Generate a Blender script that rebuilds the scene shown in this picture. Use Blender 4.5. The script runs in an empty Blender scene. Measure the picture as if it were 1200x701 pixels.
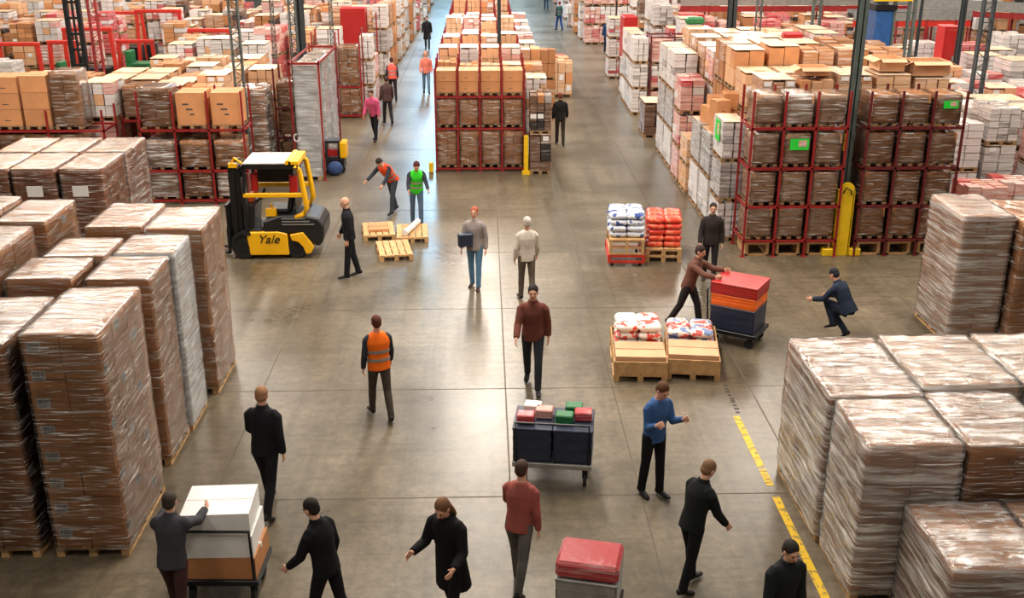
import bpy, bmesh, math, random
from mathutils import Vector, Matrix, Euler
rnd = random.Random(7)
sc = bpy.context.scene
COL = sc.collection
PI = math.pi
R = math.radians

# ------------------------------------------------------------------ camera
F = 1250.0
TILT = math.atan(468 / F)
PSI = math.atan(35 * math.cos(TILT) / F)
CH = 8.0
cam = bpy.data.cameras.new('camera')
cam.sensor_width = 36.0
cam.lens = 36.0 * F / 1200.0
cam.clip_end = 400
camo = bpy.data.objects.new('camera', cam)
COL.objects.link(camo)
camo.location = (0, 0, CH)
camo.rotation_euler = (PI / 2 - TILT, 0, -PSI)
sc.camera = camo
vs = sc.view_settings
sc.display_settings.display_device = 'sRGB'
vs.view_transform = 'Standard'
vs.look = 'None'
vs.gamma = 1
vs.use_curve_mapping = False
vs.exposure = 0.0
sc.cycles.use_denoising = True
sc.cycles.max_bounces = 5
sc.cycles.transparent_max_bounces = 10
sc.cycles.diffuse_bounces = 3
sc.cycles.glossy_bounces = 3
sc.cycles.sample_clamp_indirect = 6.0
sc.cycles.caustics_reflective = False
sc.cycles.caustics_refractive = False


def px(x, y, z=0.0):
    """where the ray through a photo pixel meets height z (used to plan the floor layout)"""
    a = (x - 600) / F
    b = (350.5 - y) / F
    fx = math.cos(TILT) + b * math.sin(TILT)
    fz = -math.sin(TILT) + b * math.cos(TILT)
    X = a * math.cos(PSI) + fx * math.sin(PSI)
    Y = -a * math.sin(PSI) + fx * math.cos(PSI)
    s = (z - CH) / fz
    return X * s, Y * s


def hz(x, y, Yd):
    """X and height of the point of a photo pixel that stands at depth Yd"""
    a = (x - 600) / F
    b = (350.5 - y) / F
    fx = math.cos(TILT) + b * math.sin(TILT)
    fz = -math.sin(TILT) + b * math.cos(TILT)
    X = a * math.cos(PSI) + fx * math.sin(PSI)
    Y = -a * math.sin(PSI) + fx * math.cos(PSI)
    s = Yd / Y
    return X * s, CH + fz * s


# ------------------------------------------------------------------ materials
def lin(c):
    return tuple((v / 12.92 if v <= 0.04045 else ((v + 0.055) / 1.055) ** 2.4) for v in [k / 255.0 for k in c])


def newmat(name):
    m = bpy.data.materials.new(name)
    m.use_nodes = True
    nt = m.node_tree
    nt.nodes.clear()
    out = nt.nodes.new('ShaderNodeOutputMaterial')
    return m, nt, out


def node(nt, typ, **kw):
    n = nt.nodes.new(typ)
    for k, v in kw.items():
        if k in n.inputs.keys():
            n.inputs[k].default_value = v
        else:
            setattr(n, k, v)
    return n


def ramp(nt, stops, interp='LINEAR'):
    n = nt.nodes.new('ShaderNodeValToRGB')
    cr = n.color_ramp
    cr.interpolation = interp
    while len(cr.elements) < len(stops):
        cr.elements.new(0.5)
    for e, (p, c) in zip(cr.elements, stops):
        e.position = p
        e.color = tuple(c) + (1,) if len(c) == 3 else c
    return n


def mapped(nt, scale=(1, 1, 1), rot=(0, 0, 0), coord='Object'):
    tc = nt.nodes.new('ShaderNodeTexCoord')
    mp = nt.nodes.new('ShaderNodeMapping')
    mp.inputs['Scale'].default_value = scale
    mp.inputs['Rotation'].default_value = rot
    nt.links.new(tc.outputs[coord], mp.inputs['Vector'])
    return mp


def plain(name, rgb, rough=0.6, metal=0.0, var=0.12, vscale=6.0, bump=0.0, spec=0.5, rand=0.0):
    """solid coloured surface with soft procedural wear"""
    m, nt, out = newmat(name)
    b = node(nt, 'ShaderNodeBsdfPrincipled', Roughness=rough, Metallic=metal)
    b.inputs['Specular IOR Level'].default_value = spec
    c = lin(rgb)
    mp = mapped(nt)
    nz = node(nt, 'ShaderNodeTexNoise', Scale=vscale, Detail=4.0)
    nt.links.new(mp.outputs[0], nz.inputs['Vector'])
    lo = tuple(v * (1 - var) for v in c)
    hi = tuple(min(1, v * (1 + var)) for v in c)
    rp = ramp(nt, [(0.3, lo), (0.7, hi)])
    nt.links.new(nz.outputs['Fac'], rp.inputs[0])
    col = rp.outputs[0]
    if rand > 0:
        oi = nt.nodes.new('ShaderNodeObjectInfo')
        mr = node(nt, 'ShaderNodeMapRange')
        mr.inputs['To Min'].default_value = 1 - rand
        mr.inputs['To Max'].default_value = 1 + rand
        nt.links.new(oi.outputs['Random'], mr.inputs['Value'])
        hs = node(nt, 'ShaderNodeHueSaturation')
        nt.links.new(mr.outputs[0], hs.inputs['Value'])
        nt.links.new(col, hs.inputs['Color'])
        col = hs.outputs[0]
    nt.links.new(col, b.inputs['Base Color'])
    if bump > 0:
        bp = node(nt, 'ShaderNodeBump', Strength=bump, Distance=0.02)
        nt.links.new(nz.outputs['Fac'], bp.inputs['Height'])
        nt.links.new(bp.outputs[0], b.inputs['Normal'])
    nt.links.new(b.outputs[0], out.inputs[0])
    return m


def streaks(nt, rotx, seed=0.0, sc_=(1.3, 1.6, 26)):
    """stretched noise: the creases of plastic film pulled tight around a load"""
    mp = mapped(nt, sc_, (rotx, 0, 0))
    oi = nt.nodes.new('ShaderNodeObjectInfo')
    ad = nt.nodes.new('ShaderNodeVectorMath')
    ad.operation = 'ADD'
    sc2 = nt.nodes.new('ShaderNodeVectorMath')
    sc2.operation = 'SCALE'
    sc2.inputs[3].default_value = 31.0
    cmb = nt.nodes.new('ShaderNodeCombineXYZ')
    for i in range(3):
        nt.links.new(oi.outputs['Random'], cmb.inputs[i])
    nt.links.new(cmb.outputs[0], sc2.inputs[0])
    nt.links.new(mp.outputs[0], ad.inputs[0])
    nt.links.new(sc2.outputs[0], ad.inputs[1])
    nz = node(nt, 'ShaderNodeTexNoise', Scale=1.0, Detail=5.0, Roughness=0.62, Distortion=0.35)
    nt.links.new(ad.outputs[0], nz.inputs['Vector'])
    return nz


def film(name, amount=(0.03, 0.5), tint=(236, 230, 220), rotx=R(-42), rough=0.16, th=(0.47, 0.7), sc_=(1.3, 1.6, 22), glint=(0.60, 0.67, 0.85)):
    """clear stretch film: mostly see-through, milky where it creases, white glints painted in"""
    m, nt, out = newmat(name)
    nz = streaks(nt, rotx, sc_=sc_)
    rp = ramp(nt, [(th[0], (amount[0],) * 3), (th[1], (amount[1],) * 3)])
    nt.links.new(nz.outputs['Fac'], rp.inputs[0])
    # sharp white glints painted on top of the soft veil
    n2 = streaks(nt, rotx * 1.25, sc_=(sc_[0] * 1.7, sc_[1] * 1.5, sc_[2] * 2.1))
    r2 = ramp(nt, [(glint[0], (0, 0, 0)), (glint[1], (glint[2],) * 3)])
    nt.links.new(n2.outputs['Fac'], r2.inputs[0])
    mxx = node(nt, 'ShaderNodeMath', operation='MAXIMUM')
    nt.links.new(rp.outputs[0], mxx.inputs[0])
    nt.links.new(r2.outputs[0], mxx.inputs[1])
    rp = mxx
    b = node(nt, 'ShaderNodeBsdfPrincipled', Roughness=rough)
    b.inputs['Base Color'].default_value = lin(tint) + (1,)
    b.inputs['Specular IOR Level'].default_value = 0.9
    bp = node(nt, 'ShaderNodeBump', Strength=0.8, Distance=0.03)
    nt.links.new(nz.outputs['Fac'], bp.inputs['Height'])
    nt.links.new(bp.outputs[0], b.inputs['Normal'])
    gl = node(nt, 'ShaderNodeBsdfGlossy', Roughness=0.12)
    gl.inputs['Color'].default_value = (1, 1, 1, 1)
    nt.links.new(bp.outputs[0], gl.inputs['Normal'])
    tr = nt.nodes.new('ShaderNodeBsdfTransparent')
    mx = nt.nodes.new('ShaderNodeMixShader')
    nt.links.new(rp.outputs[0], mx.inputs[0])
    nt.links.new(tr.outputs[0], mx.inputs[1])
    nt.links.new(b.outputs[0], mx.inputs[2])
    mg = nt.nodes.new('ShaderNodeMixShader')
    fr = node(nt, 'ShaderNodeFresnel', IOR=1.45)
    nt.links.new(bp.outputs[0], fr.inputs['Normal'])
    nt.links.new(fr.outputs[0], mg.inputs[0])
    nt.links.new(mx.outputs[0], mg.inputs[1])
    nt.links.new(gl.outputs[0], mg.inputs[2])
    nt.links.new(mg.outputs[0], out.inputs[0])
    return m


def wrapped(name, rgb, film_rgb=(232, 226, 220), mixhi=0.75, rotx=R(-25), rand=0.18, sc_=(1.6, 2.0, 22), th=(0.45, 0.68)):
    """goods seen through film that lies tight on them: one opaque surface"""
    m, nt, out = newmat(name)
    nz = streaks(nt, rotx, sc_=sc_)
    rp = ramp(nt, [(th[0], (0, 0, 0)), (th[1], (mixhi,) * 3)])
    nt.links.new(nz.outputs['Fac'], rp.inputs[0])
    oi = nt.nodes.new('ShaderNodeObjectInfo')
    mr = node(nt, 'ShaderNodeMapRange')
    mr.inputs['To Min'].default_value = 1 - rand
    mr.inputs['To Max'].default_value = 1 + rand
    nt.links.new(oi.outputs['Random'], mr.inputs['Value'])
    hs = node(nt, 'ShaderNodeHueSaturation')
    hs.inputs['Color'].default_value = lin(rgb) + (1,)
    nt.links.new(mr.outputs[0], hs.inputs['Value'])
    mx = nt.nodes.new('ShaderNodeMix')
    mx.data_type = 'RGBA'
    nt.links.new(rp.outputs[0], mx.inputs[0])
    nt.links.new(hs.outputs[0], mx.inputs[6])
    mx.inputs[7].default_value = lin(film_rgb) + (1,)
    b = node(nt, 'ShaderNodeBsdfPrincipled', Roughness=0.32)
    nt.links.new(mx.outputs[2], b.inputs['Base Color'])
    bp = node(nt, 'ShaderNodeBump', Strength=0.6, Distance=0.03)
    nt.links.new(nz.outputs['Fac'], bp.inputs['Height'])
    nt.links.new(bp.outputs[0], b.inputs['Normal'])
    nt.links.new(b.outputs[0], out.inputs[0])
    return m


M = {}
M['card'] = plain('cardboard', (200, 138, 90), 0.72, var=0.10, vscale=3, bump=0.12, rand=0.10)
M['card2'] = plain('cardboard_pale', (212, 164, 124), 0.7, var=0.10, vscale=3, bump=0.1, rand=0.10)
M['card3'] = plain('cardboard_dark', (172, 116, 72), 0.75, var=0.12, vscale=4, bump=0.12, rand=0.12)
M['cardr'] = plain('cardboard_reddish', (186, 122, 90), 0.72, var=0.16, vscale=9, bump=0.12, rand=0.12)
M['tape'] = plain('packing_tape', (176, 132, 88), 0.25, var=0.05)
M['gap'] = plain('shadow_gap_board', (70, 50, 36), 0.9)
M['paper'] = plain('white_paper', (226, 224, 222), 0.6, var=0.04)
M['ink'] = plain('printed_ink', (70, 66, 66), 0.7)
M['wood'] = plain('pallet_wood', (196, 154, 104), 0.75, var=0.22, vscale=9, bump=0.2, rand=0.12)
M['wood_d'] = plain('pallet_wood_weathered', (150, 118, 84), 0.8, var=0.22, vscale=9, bump=0.2, rand=0.12)
M['film'] = film('stretch_film', (0.0, 0.45), th=(0.54, 0.74), tint=(246, 240, 232), glint=(0.575, 0.65, 0.9))
M['filmh'] = film('stretch_film_heavy', (0.04, 0.80), th=(0.48, 0.66), tint=(246, 242, 236), glint=(0.56, 0.64, 0.92))
M['filmg'] = film('stretch_film_grey', (0.5, 0.9), tint=(198, 204, 206), th=(0.4, 0.62))
M['filmb'] = film('stretch_film_loose', (0.10, 0.80), tint=(246, 242, 236), rotx=R(-52), th=(0.44, 0.68), sc_=(0.9, 0.9, 15), glint=(0.57, 0.66, 0.92))
M['filmt'] = film('stretch_film_top', (0.08, 0.72), th=(0.44, 0.68), tint=(252, 248, 242), rotx=R(50), rough=0.2, sc_=(1.6, 9, 22), glint=(0.55, 0.66, 0.9))  # top film painted whiter for the glare of the lamps above
M['wr_brown'] = wrapped('wrapped_brown_cartons', (176, 124, 84), mixhi=0.55)
M['wr_tan'] = wrapped('wrapped_tan_cartons', (205, 160, 118), mixhi=0.5)
M['wr_dark'] = wrapped('wrapped_dark_cartons', (104, 76, 58), mixhi=0.6, th=(0.52, 0.72))
M['wr_white'] = wrapped('wrapped_white_parcels', (206, 198, 194), (240, 238, 236), mixhi=0.8)
M['sheet'] = wrapped('toplit_pale_sheet', (214, 174, 134), (244, 232, 218), mixhi=0.75, rotx=R(60), sc_=(3, 7, 16), th=(0.42, 0.68))  # brightness of lit carton tops put into the sheet colour
M['wr_grey'] = wrapped('wrapped_grey_parcels', (150, 142, 138), (232, 230, 228), mixhi=0.8)
M['wr_pink'] = wrapped('wrapped_pink_parcels', (206, 146, 134), (242, 228, 222), mixhi=0.8)
M['wr_red'] = wrapped('wrapped_red_parcels', (186, 62, 66), (236, 208, 204), mixhi=0.6)
M['wr_black'] = wrapped('wrapped_black_crates', (46, 40, 40), (190, 184, 178), mixhi=0.6, th=(0.54, 0.76))
M['redsteel'] = plain('red_painted_steel', (140, 30, 30), 0.45, var=0.2, vscale=5, rand=0.1)
M['redpanel'] = plain('red_panel', (170, 26, 24), 0.4, var=0.1, vscale=2)
M['orangered'] = plain('orange_red_steel', (196, 46, 32), 0.45, var=0.15)
M['darkred'] = plain('dark_red_steel', (96, 26, 28), 0.5, var=0.2)
M['steel'] = plain('galvanised_steel', (150, 150, 146), 0.4, metal=0.4, var=0.15)
M['greycol'] = plain('grey_green_column_paint', (82, 92, 88), 0.5, var=0.2, vscale=4)
M['darkcol'] = plain('dark_column_paint', (48, 56, 60), 0.5, var=0.15)
M['yellow'] = plain('yellow_guard_paint', (232, 190, 20), 0.5, var=0.12, vscale=5)
M['fyellow'] = plain('yellow_truck_paint', (250, 186, 18), 0.38, var=0.07, vscale=3)
M['black'] = plain('black_plastic', (22, 22, 24), 0.45, var=0.2)
M['blackm'] = plain('black_steel', (30, 30, 32), 0.4, metal=0.3, var=0.2)
M['rubber'] = plain('tyre_rubber', (26, 26, 26), 0.85, var=0.2)
M['green'] = plain('green_machine_paint', (34, 112, 62), 0.45, var=0.12)
M['lime'] = plain('lime_plastic', (40, 210, 60), 0.5, var=0.08)
M['blue'] = plain('blue_sheet', (36, 82, 140), 0.45, var=0.2)
M['bluebag'] = plain('blue_fabric', (50, 74, 122), 0.85, var=0.3, bump=0.4)
M['white'] = plain('white_plastic', (232, 230, 226), 0.35, var=0.05)
M['orange'] = plain('orange_plastic', (240, 110, 30), 0.5, var=0.1)
M['navy'] = plain('navy_plastic', (34, 44, 66), 0.45, var=0.25)
M['skin'] = plain('skin', (214, 160, 132), 0.5, var=0.06, vscale=14)
M['lip'] = plain('lips', (168, 92, 84), 0.5)
M['eye'] = plain('eye_dark', (40, 32, 28), 0.2)


def sackmat(name, a, b, c):
    m, nt, out = newmat(name)
    mp = mapped(nt, (1, 1, 1))
    oi = nt.nodes.new('ShaderNodeObjectInfo')
    nz = node(nt, 'ShaderNodeTexNoise', Scale=5.5, Detail=2.0, noise_dimensions='4D')
    ml = node(nt, 'ShaderNodeMath', operation='MULTIPLY')
    ml.inputs[1].default_value = 20
    nt.links.new(oi.outputs['Random'], ml.inputs[0])
    nt.links.new(ml.outputs[0], nz.inputs['W'])
    nt.links.new(mp.outputs[0], nz.inputs['Vector'])
    rp = ramp(nt, [(0.0, lin(a)), (0.44, lin(b)), (0.53, lin(c))], 'CONSTANT')
    nt.links.new(nz.outputs['Fac'], rp.inputs[0])
    bs = node(nt, 'ShaderNodeBsdfPrincipled', Roughness=0.35)
    nt.links.new(rp.outputs[0], bs.inputs['Base Color'])
    nt.links.new(bs.outputs[0], out.inputs[0])
    return m


M['sack_blue'] = sackmat('blue_white_sack', (58, 84, 150), (226, 228, 232), (206, 212, 224))
M['sack_red'] = sackmat('orange_red_sack', (226, 66, 40), (236, 120, 84), (226, 60, 46))
M['sack_mix'] = sackmat('red_blue_sack', (210, 90, 84), (232, 216, 208), (120, 140, 182))
M['sack_white'] = sackmat('white_red_sack', (226, 80, 64), (238, 228, 218), (240, 232, 224))


def concrete():
    m, nt, out = newmat('polished_concrete')
    mp = mapped(nt)
    b = node(nt, 'ShaderNodeBsdfPrincipled')
    b.inputs['Specular IOR Level'].default_value = 0.55
    n1 = node(nt, 'ShaderNodeTexNoise', Scale=0.35, Detail=8.0, Roughness=0.62)
    nt.links.new(mp.outputs[0], n1.inputs['Vector'])
    r1 = ramp(nt, [(0.28, lin((82, 74, 58))), (0.5, lin((112, 101, 82))), (0.75, lin((140, 126, 104)))])
    nt.links.new(n1.outputs['Fac'], r1.inputs[0])
    # long tyre rub marks along the aisle and across it
    out_c = r1.outputs[0]
    for sx, sy, amt, off in ((2.6, 0.10, 0.5, 0), (0.16, 2.4, 0.4, 9), (0.6, 14.0, 0.4, 4)):
        mp2 = mapped(nt, (sx, sy, 1))
        mp2.inputs['Location'].default_value = (off, off, 0)
        n2 = node(nt, 'ShaderNodeTexNoise', Scale=1.0, Detail=6.0, Roughness=0.7)
        nt.links.new(mp2.outputs[0], n2.inputs['Vector'])
        r2 = ramp(nt, [(0.50, (0, 0, 0)), (0.72, (amt,) * 3)])
        nt.links.new(n2.outputs['Fac'], r2.inputs[0])
        mx = nt.nodes.new('ShaderNodeMix')
        mx.data_type = 'RGBA'
        nt.links.new(r2.outputs[0], mx.inputs[0])
        nt.links.new(out_c, mx.inputs[6])
        mx.inputs[7].default_value = lin((66, 54, 40)) + (1,)
        out_c = mx.outputs[2]
    # fine dirt
    n3 = node(nt, 'ShaderNodeTexNoise', Scale=6.0, Detail=8.0, Roughness=0.75)
    nt.links.new(mp.outputs[0], n3.inputs['Vector'])
    r3 = ramp(nt, [(0.35, (0.62, 0.62, 0.62)), (0.65, (1.12, 1.12, 1.12))])
    nt.links.new(n3.outputs['Fac'], r3.inputs[0])
    mu = nt.nodes.new('ShaderNodeMix')
    mu.data_type = 'RGBA'
    mu.blend_type = 'MULTIPLY'
    mu.inputs[0].default_value = 1
    nt.links.new(out_c, mu.inputs[6])
    nt.links.new(r3.outputs[0], mu.inputs[7])
    # cracks
    vo = node(nt, 'ShaderNodeTexVoronoi', Scale=0.22, feature='DISTANCE_TO_EDGE')
    nd = node(nt, 'ShaderNodeTexNoise', Scale=1.2, Detail=6.0)
    nt.links.new(mp.outputs[0], nd.inputs['Vector'])
    va = nt.nodes.new('ShaderNodeVectorMath')
    va.operation = 'MULTIPLY_ADD'
    va.inputs[1].default_value = (1.4, 1.4, 0)
    nt.links.new(nd.outputs['Color'], va.inputs[0])
    nt.links.new(mp.outputs[0], va.inputs[2])
    nt.links.new(va.outputs[0], vo.inputs['Vector'])
    rc = ramp(nt, [(0.0, (0.6, 0.57, 0.53)), (0.0018, (1, 1, 1))])
    nt.links.new(vo.outputs['Distance'], rc.inputs[0])
    mc = nt.nodes.new('ShaderNodeMix')
    mc.data_type = 'RGBA'
    mc.blend_type = 'MULTIPLY'
    mc.inputs[0].default_value = 0.0
    nt.links.new(mu.outputs[2], mc.inputs[6])
    nt.links.new(rc.outputs[0], mc.inputs[7])
    nt.links.new(mc.outputs[2], b.inputs['Base Color'])
    rr = ramp(nt, [(0.3, (0.26,) * 3), (0.7, (0.38,) * 3)])
    nt.links.new(n1.outputs['Fac'], rr.inputs[0])
    nt.links.new(rr.outputs[0], b.inputs['Roughness'])
    bp = node(nt, 'ShaderNodeBump', Strength=0.06, Distance=0.02)
    nt.links.new(n3.outputs['Fac'], bp.inputs['Height'])
    nt.links.new(bp.outputs[0], b.inputs['Normal'])
    nt.links.new(b.outputs[0], out.inputs[0])
    return m


M['floor'] = concrete()


def wornyellow():
    m, nt, out = newmat('worn_yellow_line_paint')
    mp = mapped(nt)
    n1 = node(nt, 'ShaderNodeTexNoise', Scale=9.0, Detail=8.0, Roughness=0.7)
    nt.links.new(mp.outputs[0], n1.inputs['Vector'])
    r1 = ramp(nt, [(0.40, lin((120, 106, 70))), (0.48, lin((226, 184, 30)))])
    nt.links.new(n1.outputs['Fac'], r1.inputs[0])
    b = node(nt, 'ShaderNodeBsdfPrincipled', Roughness=0.5)
    nt.links.new(r1.outputs[0], b.inputs['Base Color'])
    nt.links.new(b.outputs[0], out.inputs[0])
    return m


M['line'] = wornyellow()


# ------------------------------------------------------------------ mesh building
class MB:
    def __init__(s):
        s.v = []
        s.f = []
        s.m = []

    def add(s, vs_, fs, m=0):
        o = len(s.v)
        s.v += [tuple(v) for v in vs_]
        for f in fs:
            s.f.append(tuple(i + o for i in f))
            s.m.append(m)

    def box(s, x0, x1, y0, y1, z0, z1, m=0, mtop=None, mat=None):
        vs_ = [(x0, y0, z0), (x1, y0, z0), (x1, y1, z0), (x0, y1, z0), (x0, y0, z1), (x1, y0, z1), (x1, y1, z1), (x0, y1, z1)]
        if mat is not None:
            vs_ = [mat @ Vector(v) for v in vs_]
        o = len(s.v)
        s.v += [tuple(v) for v in vs_]
        for k, f in enumerate([(3, 2, 1, 0), (4, 5, 6, 7), (0, 1, 5, 4), (1, 2, 6, 5), (2, 3, 7, 6), (3, 0, 4, 7)]):
            s.f.append(tuple(i + o for i in f))
            s.m.append(mtop if (k == 1 and mtop is not None) else m)

    def tube(s, pts, r, n=8, m=0, closed=False):
        pts = [Vector(p) for p in pts]
        rs = r if isinstance(r, (list, tuple)) else [r] * len(pts)
        rings = []
        for i, p in enumerate(pts):
            a = pts[max(0, i - 1)]
            b = pts[min(len(pts) - 1, i + 1)]
            d = (b - a).normalized()
            ref = Vector((0, 0, 1)) if abs(d.z) < 0.9 else Vector((0, 1, 0))
            u = d.cross(ref).normalized()
            w = d.cross(u).normalized()
            rings.append([p + (u * math.cos(2 * PI * k / n) + w * math.sin(2 * PI * k / n)) * rs[i] for k in range(n)])
        o = len(s.v)
        for rg in rings:
            s.v += [tuple(v) for v in rg]
        for i in range(len(rings) - 1):
            for k in range(n):
                k2 = (k + 1) % n
                s.f.append((o + i * n + k, o + i * n + k2, o + (i + 1) * n + k2, o + (i + 1) * n + k))
                s.m.append(m)
        s.f.append(tuple(o + k for k in range(n))[::-1])
        s.m.append(m)
        e = o + (len(rings) - 1) * n
        s.f.append(tuple(e + k for k in range(n)))
        s.m.append(m)

    def prism(s, poly, x0, x1, m=0, axis='x'):
        """a polygon given in the other two axes, pushed along axis"""
        n = len(poly)

        def pt(t, q):
            return (t, q[0], q[1]) if axis == 'x' else ((q[0], t, q[1]) if axis == 'y' else (q[0], q[1], t))
        o = len(s.v)
        s.v += [pt(x0, q) for q in poly] + [pt(x1, q) for q in poly]
        s.f.append(tuple(o + k for k in range(n)))
        s.f.append(tuple(o + n + k for k in range(n))[::-1])
        s.m += [m, m]
        for k in range(n):
            k2 = (k + 1) % n
            s.f.append((o + k, o + n + k, o + n + k2, o + k2))
            s.m.append(m)

    def sphere(s, c, rx, ry=None, rz=None, n=12, k=8, m=0, rot=None):
        ry = rx if ry is None else ry
        rz = rx if rz is None else rz
        vs_ = []
        for j in range(k + 1):
            t = PI * j / k
            for i in range(n):
                a = 2 * PI * i / n
                vs_.append(Vector((rx * math.sin(t) * math.cos(a), ry * math.sin(t) * math.sin(a), rz * math.cos(t))))
        if rot is not None:
            vs_ = [rot @ v for v in vs_]
        vs_ = [v + Vector(c) for v in vs_]
        fs = []
        for j in range(k):
            for i in range(n):
                i2 = (i + 1) % n
                fs.append((j * n + i, (j + 1) * n + i, (j + 1) * n + i2, j * n + i2))
        s.add(vs_, fs, m)

    def loft(s, rings, m=0, n=14, side=(1, 0, 0)):
        """rings: (centre, rx, ry); ellipses across the run of the centres, rx towards side"""
        o = len(s.v)
        cs = [Vector(r[0]) for r in rings]
        for i, (c, rx, ry) in enumerate(rings):
            a = cs[max(0, i - 1)]
            b = cs[min(len(cs) - 1, i + 1)]
            d = (b - a).normalized()
            u = Vector(side)
            u = (u - d * u.dot(d))
            if u.length < 1e-3:
                u = Vector((0, 1, 0)) - d * d.y
            u.normalize()
            w = d.cross(u)
            for k in range(n):
                t = 2 * PI * k / n
                s.v.append(tuple(cs[i] + u * (rx * math.cos(t)) + w * (ry * math.sin(t))))
        for i in range(len(rings) - 1):
            for k in range(n):
                k2 = (k + 1) % n
                s.f.append((o + i * n + k, o + i * n + k2, o + (i + 1) * n + k2, o + (i + 1) * n + k))
                s.m.append(m)
        s.f.append(tuple(o + k for k in range(n))[::-1])
        s.m.append(m)
        e = o + (len(rings) - 1) * n
        s.f.append(tuple(e + k for k in range(n)))
        s.m.append(m)

    def mesh(s, name, mats, smooth=False, bevel=0.0):
        me = bpy.data.meshes.new(name)
        me.from_pydata(s.v, [], s.f)
        for mt in (mats if isinstance(mats, (list, tuple)) else [mats]):
            me.materials.append(mt)
        me.polygons.foreach_set('material_index', s.m)
        if smooth:
            me.polygons.foreach_set('use_smooth', [True] * len(me.polygons))
        me.update()
        bm = bmesh.new()
        bm.from_mesh(me)
        if bevel > 0:
            bmesh.ops.bevel(bm, geom=bm.edges[:], offset=bevel, segments=1, affect='EDGES', profile=0.5)
        bmesh.ops.recalc_face_normals(bm, faces=bm.faces[:])
        bm.to_mesh(me)
        bm.free()
        return me


def obj(name, data, parent=None, loc=None, rotz=None, rot=None):
    o = bpy.data.objects.new(name, data)
    COL.objects.link(o)
    if parent is not None:
        o.parent = parent
    if loc is not None:
        o.location = loc
    if rotz is not None:
        o.rotation_euler = (0, 0, rotz)
    if rot is not None:
        o.rotation_euler = rot
    return o


def tag(o, label, cat, group=None, kind=None):
    o['label'] = label
    o['category'] = cat
    if group:
        o['group'] = group
    if kind:
        o['kind'] = kind
    return o


def thing(name, label, cat, loc=(0, 0, 0), rotz=0.0, group=None):
    o = bpy.data.objects.new(name, None)
    COL.objects.link(o)
    o.empty_display_size = 0.2
    o.location = loc
    o.rotation_euler = (0, 0, rotz)
    return tag(o, label, cat, group)


KIDS = {}


def part(name, data, parent, loc=None, rotz=None, rot=None):
    o = obj(name, data, parent, loc, rotz, rot)
    KIDS.setdefault(parent.name, []).append(o)
    return o


def copy_tree(o, parent=None):
    c = o.copy()
    COL.objects.link(c)
    if parent is not None:
        c.parent = parent
    for ch in KIDS.get(o.name, []):
        k = copy_tree(ch, c)
        KIDS.setdefault(c.name, []).append(k)
    return c


ONES = ['', 'first', 'second', 'third', 'fourth', 'fifth', 'sixth', 'seventh', 'eighth', 'ninth', 'tenth', 'eleventh', 'twelfth',
        'thirteenth', 'fourteenth', 'fifteenth', 'sixteenth', 'seventeenth', 'eighteenth', 'nineteenth', 'twentieth']


def ordw(n):
    if n <= 20:
        return ONES[n]
    t, u = divmod(n, 10)
    tens = {2: 'twenty', 3: 'thirty', 4: 'forty', 5: 'fifty', 6: 'sixty'}[t]
    if u == 0:
        return {2: 'twentieth', 3: 'thirtieth', 4: 'fortieth', 5: 'fiftieth', 6: 'sixtieth'}[t]
    return tens + '-' + ONES[u]


# ------------------------------------------------------------------ floor
mb = MB()
mb.box(-60, 60, -4, 150, -0.2, 0.0)
fl = obj('floor', mb.mesh('floor', M['floor']))
fl['kind'] = 'structure'
# control joints sawn in the slab: thin recess strips
mb = MB()
for yy in (9.6, 13.3, 16.9, 20.8, 24.6, 28.4, 36, 44, 52, 60, 70, 80):
    mb.box(-30, 30, yy - 0.012, yy + 0.012, 0.0, 0.002)
for xx in (-8.2, -3.9, 0.33, 2.2, 4.6, 8.9, 13):
    mb.box(xx - 0.012, xx + 0.012, 6, 95, 0.0, 0.002)
jt = obj('floor_joint', mb.mesh('floor_joint', plain('joint_sealant', (92, 82, 68), 0.8)))
jt['kind'] = 'structure'
mb = MB()
r_ = random.Random(2)
for i in range(9):
    yy = 15.85 + i * 0.13
    xx = 4.18 + r_.uniform(-.015, .015) + 0.02 * i * 0.1
    mb.box(xx - r_.uniform(.02, .05), xx + r_.uniform(.02, .05), yy, yy + r_.uniform(.05, .11), 0.0, 0.0025)
mk = obj('floor_mark', mb.mesh('floor_mark', plain('worn_dark_tape', (52, 46, 40), 0.7)))
mk['kind'] = 'structure'
mb = MB()
segs = [(8.6, 13.2), (13.5, 14.0), (14.05, 15.75)]
for a, b in segs:
    n = 6
    for i in range(n):
        y0 = a + (b - a) * i / n
        y1 = a + (b - a) * (i + 1) / n - 0.01
        mb.box(4.12 - 0.055, 4.12 + 0.055, y0, y1, 0.0, 0.003)
ln = obj('floor_line', mb.mesh('floor_line', M['line']))
ln['kind'] = 'structure'
from mathutils import noise


def pallet_mb(w, d, mb=None, z=0.0, m=0, h=0.144, cx=0, cy=0):
    mb = mb or MB()
    x0, x1, y0, y1 = cx - w / 2, cx + w / 2, cy - d / 2, cy + d / 2
    k = h / 0.144
    bw = 0.1
    for xx in (x0, cx - bw / 2, x1 - bw):
        mb.box(xx, xx + bw, y0, y1, z, z + 0.022 * k, m)
    for xx in (x0, cx - bw / 2, x1 - bw):
        for yy in (y0, cy - 0.06, y1 - 0.12):
            mb.box(xx, xx + bw, yy, yy + 0.12, z + 0.022 * k, z + 0.1 * k, m)
    for yy in (y0, cy - 0.06, y1 - 0.12):
        mb.box(x0, x1, yy, yy + 0.12, z + 0.1 * k, z + 0.122 * k, m)
    n = max(4, int(w / 0.14))
    pw = w / n
    for i in range(n):
        mb.box(x0 + i * pw + 0.012, x0 + (i + 1) * pw - 0.012, y0, y1, z + 0.122 * k, z + h, m)
    return mb


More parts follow.
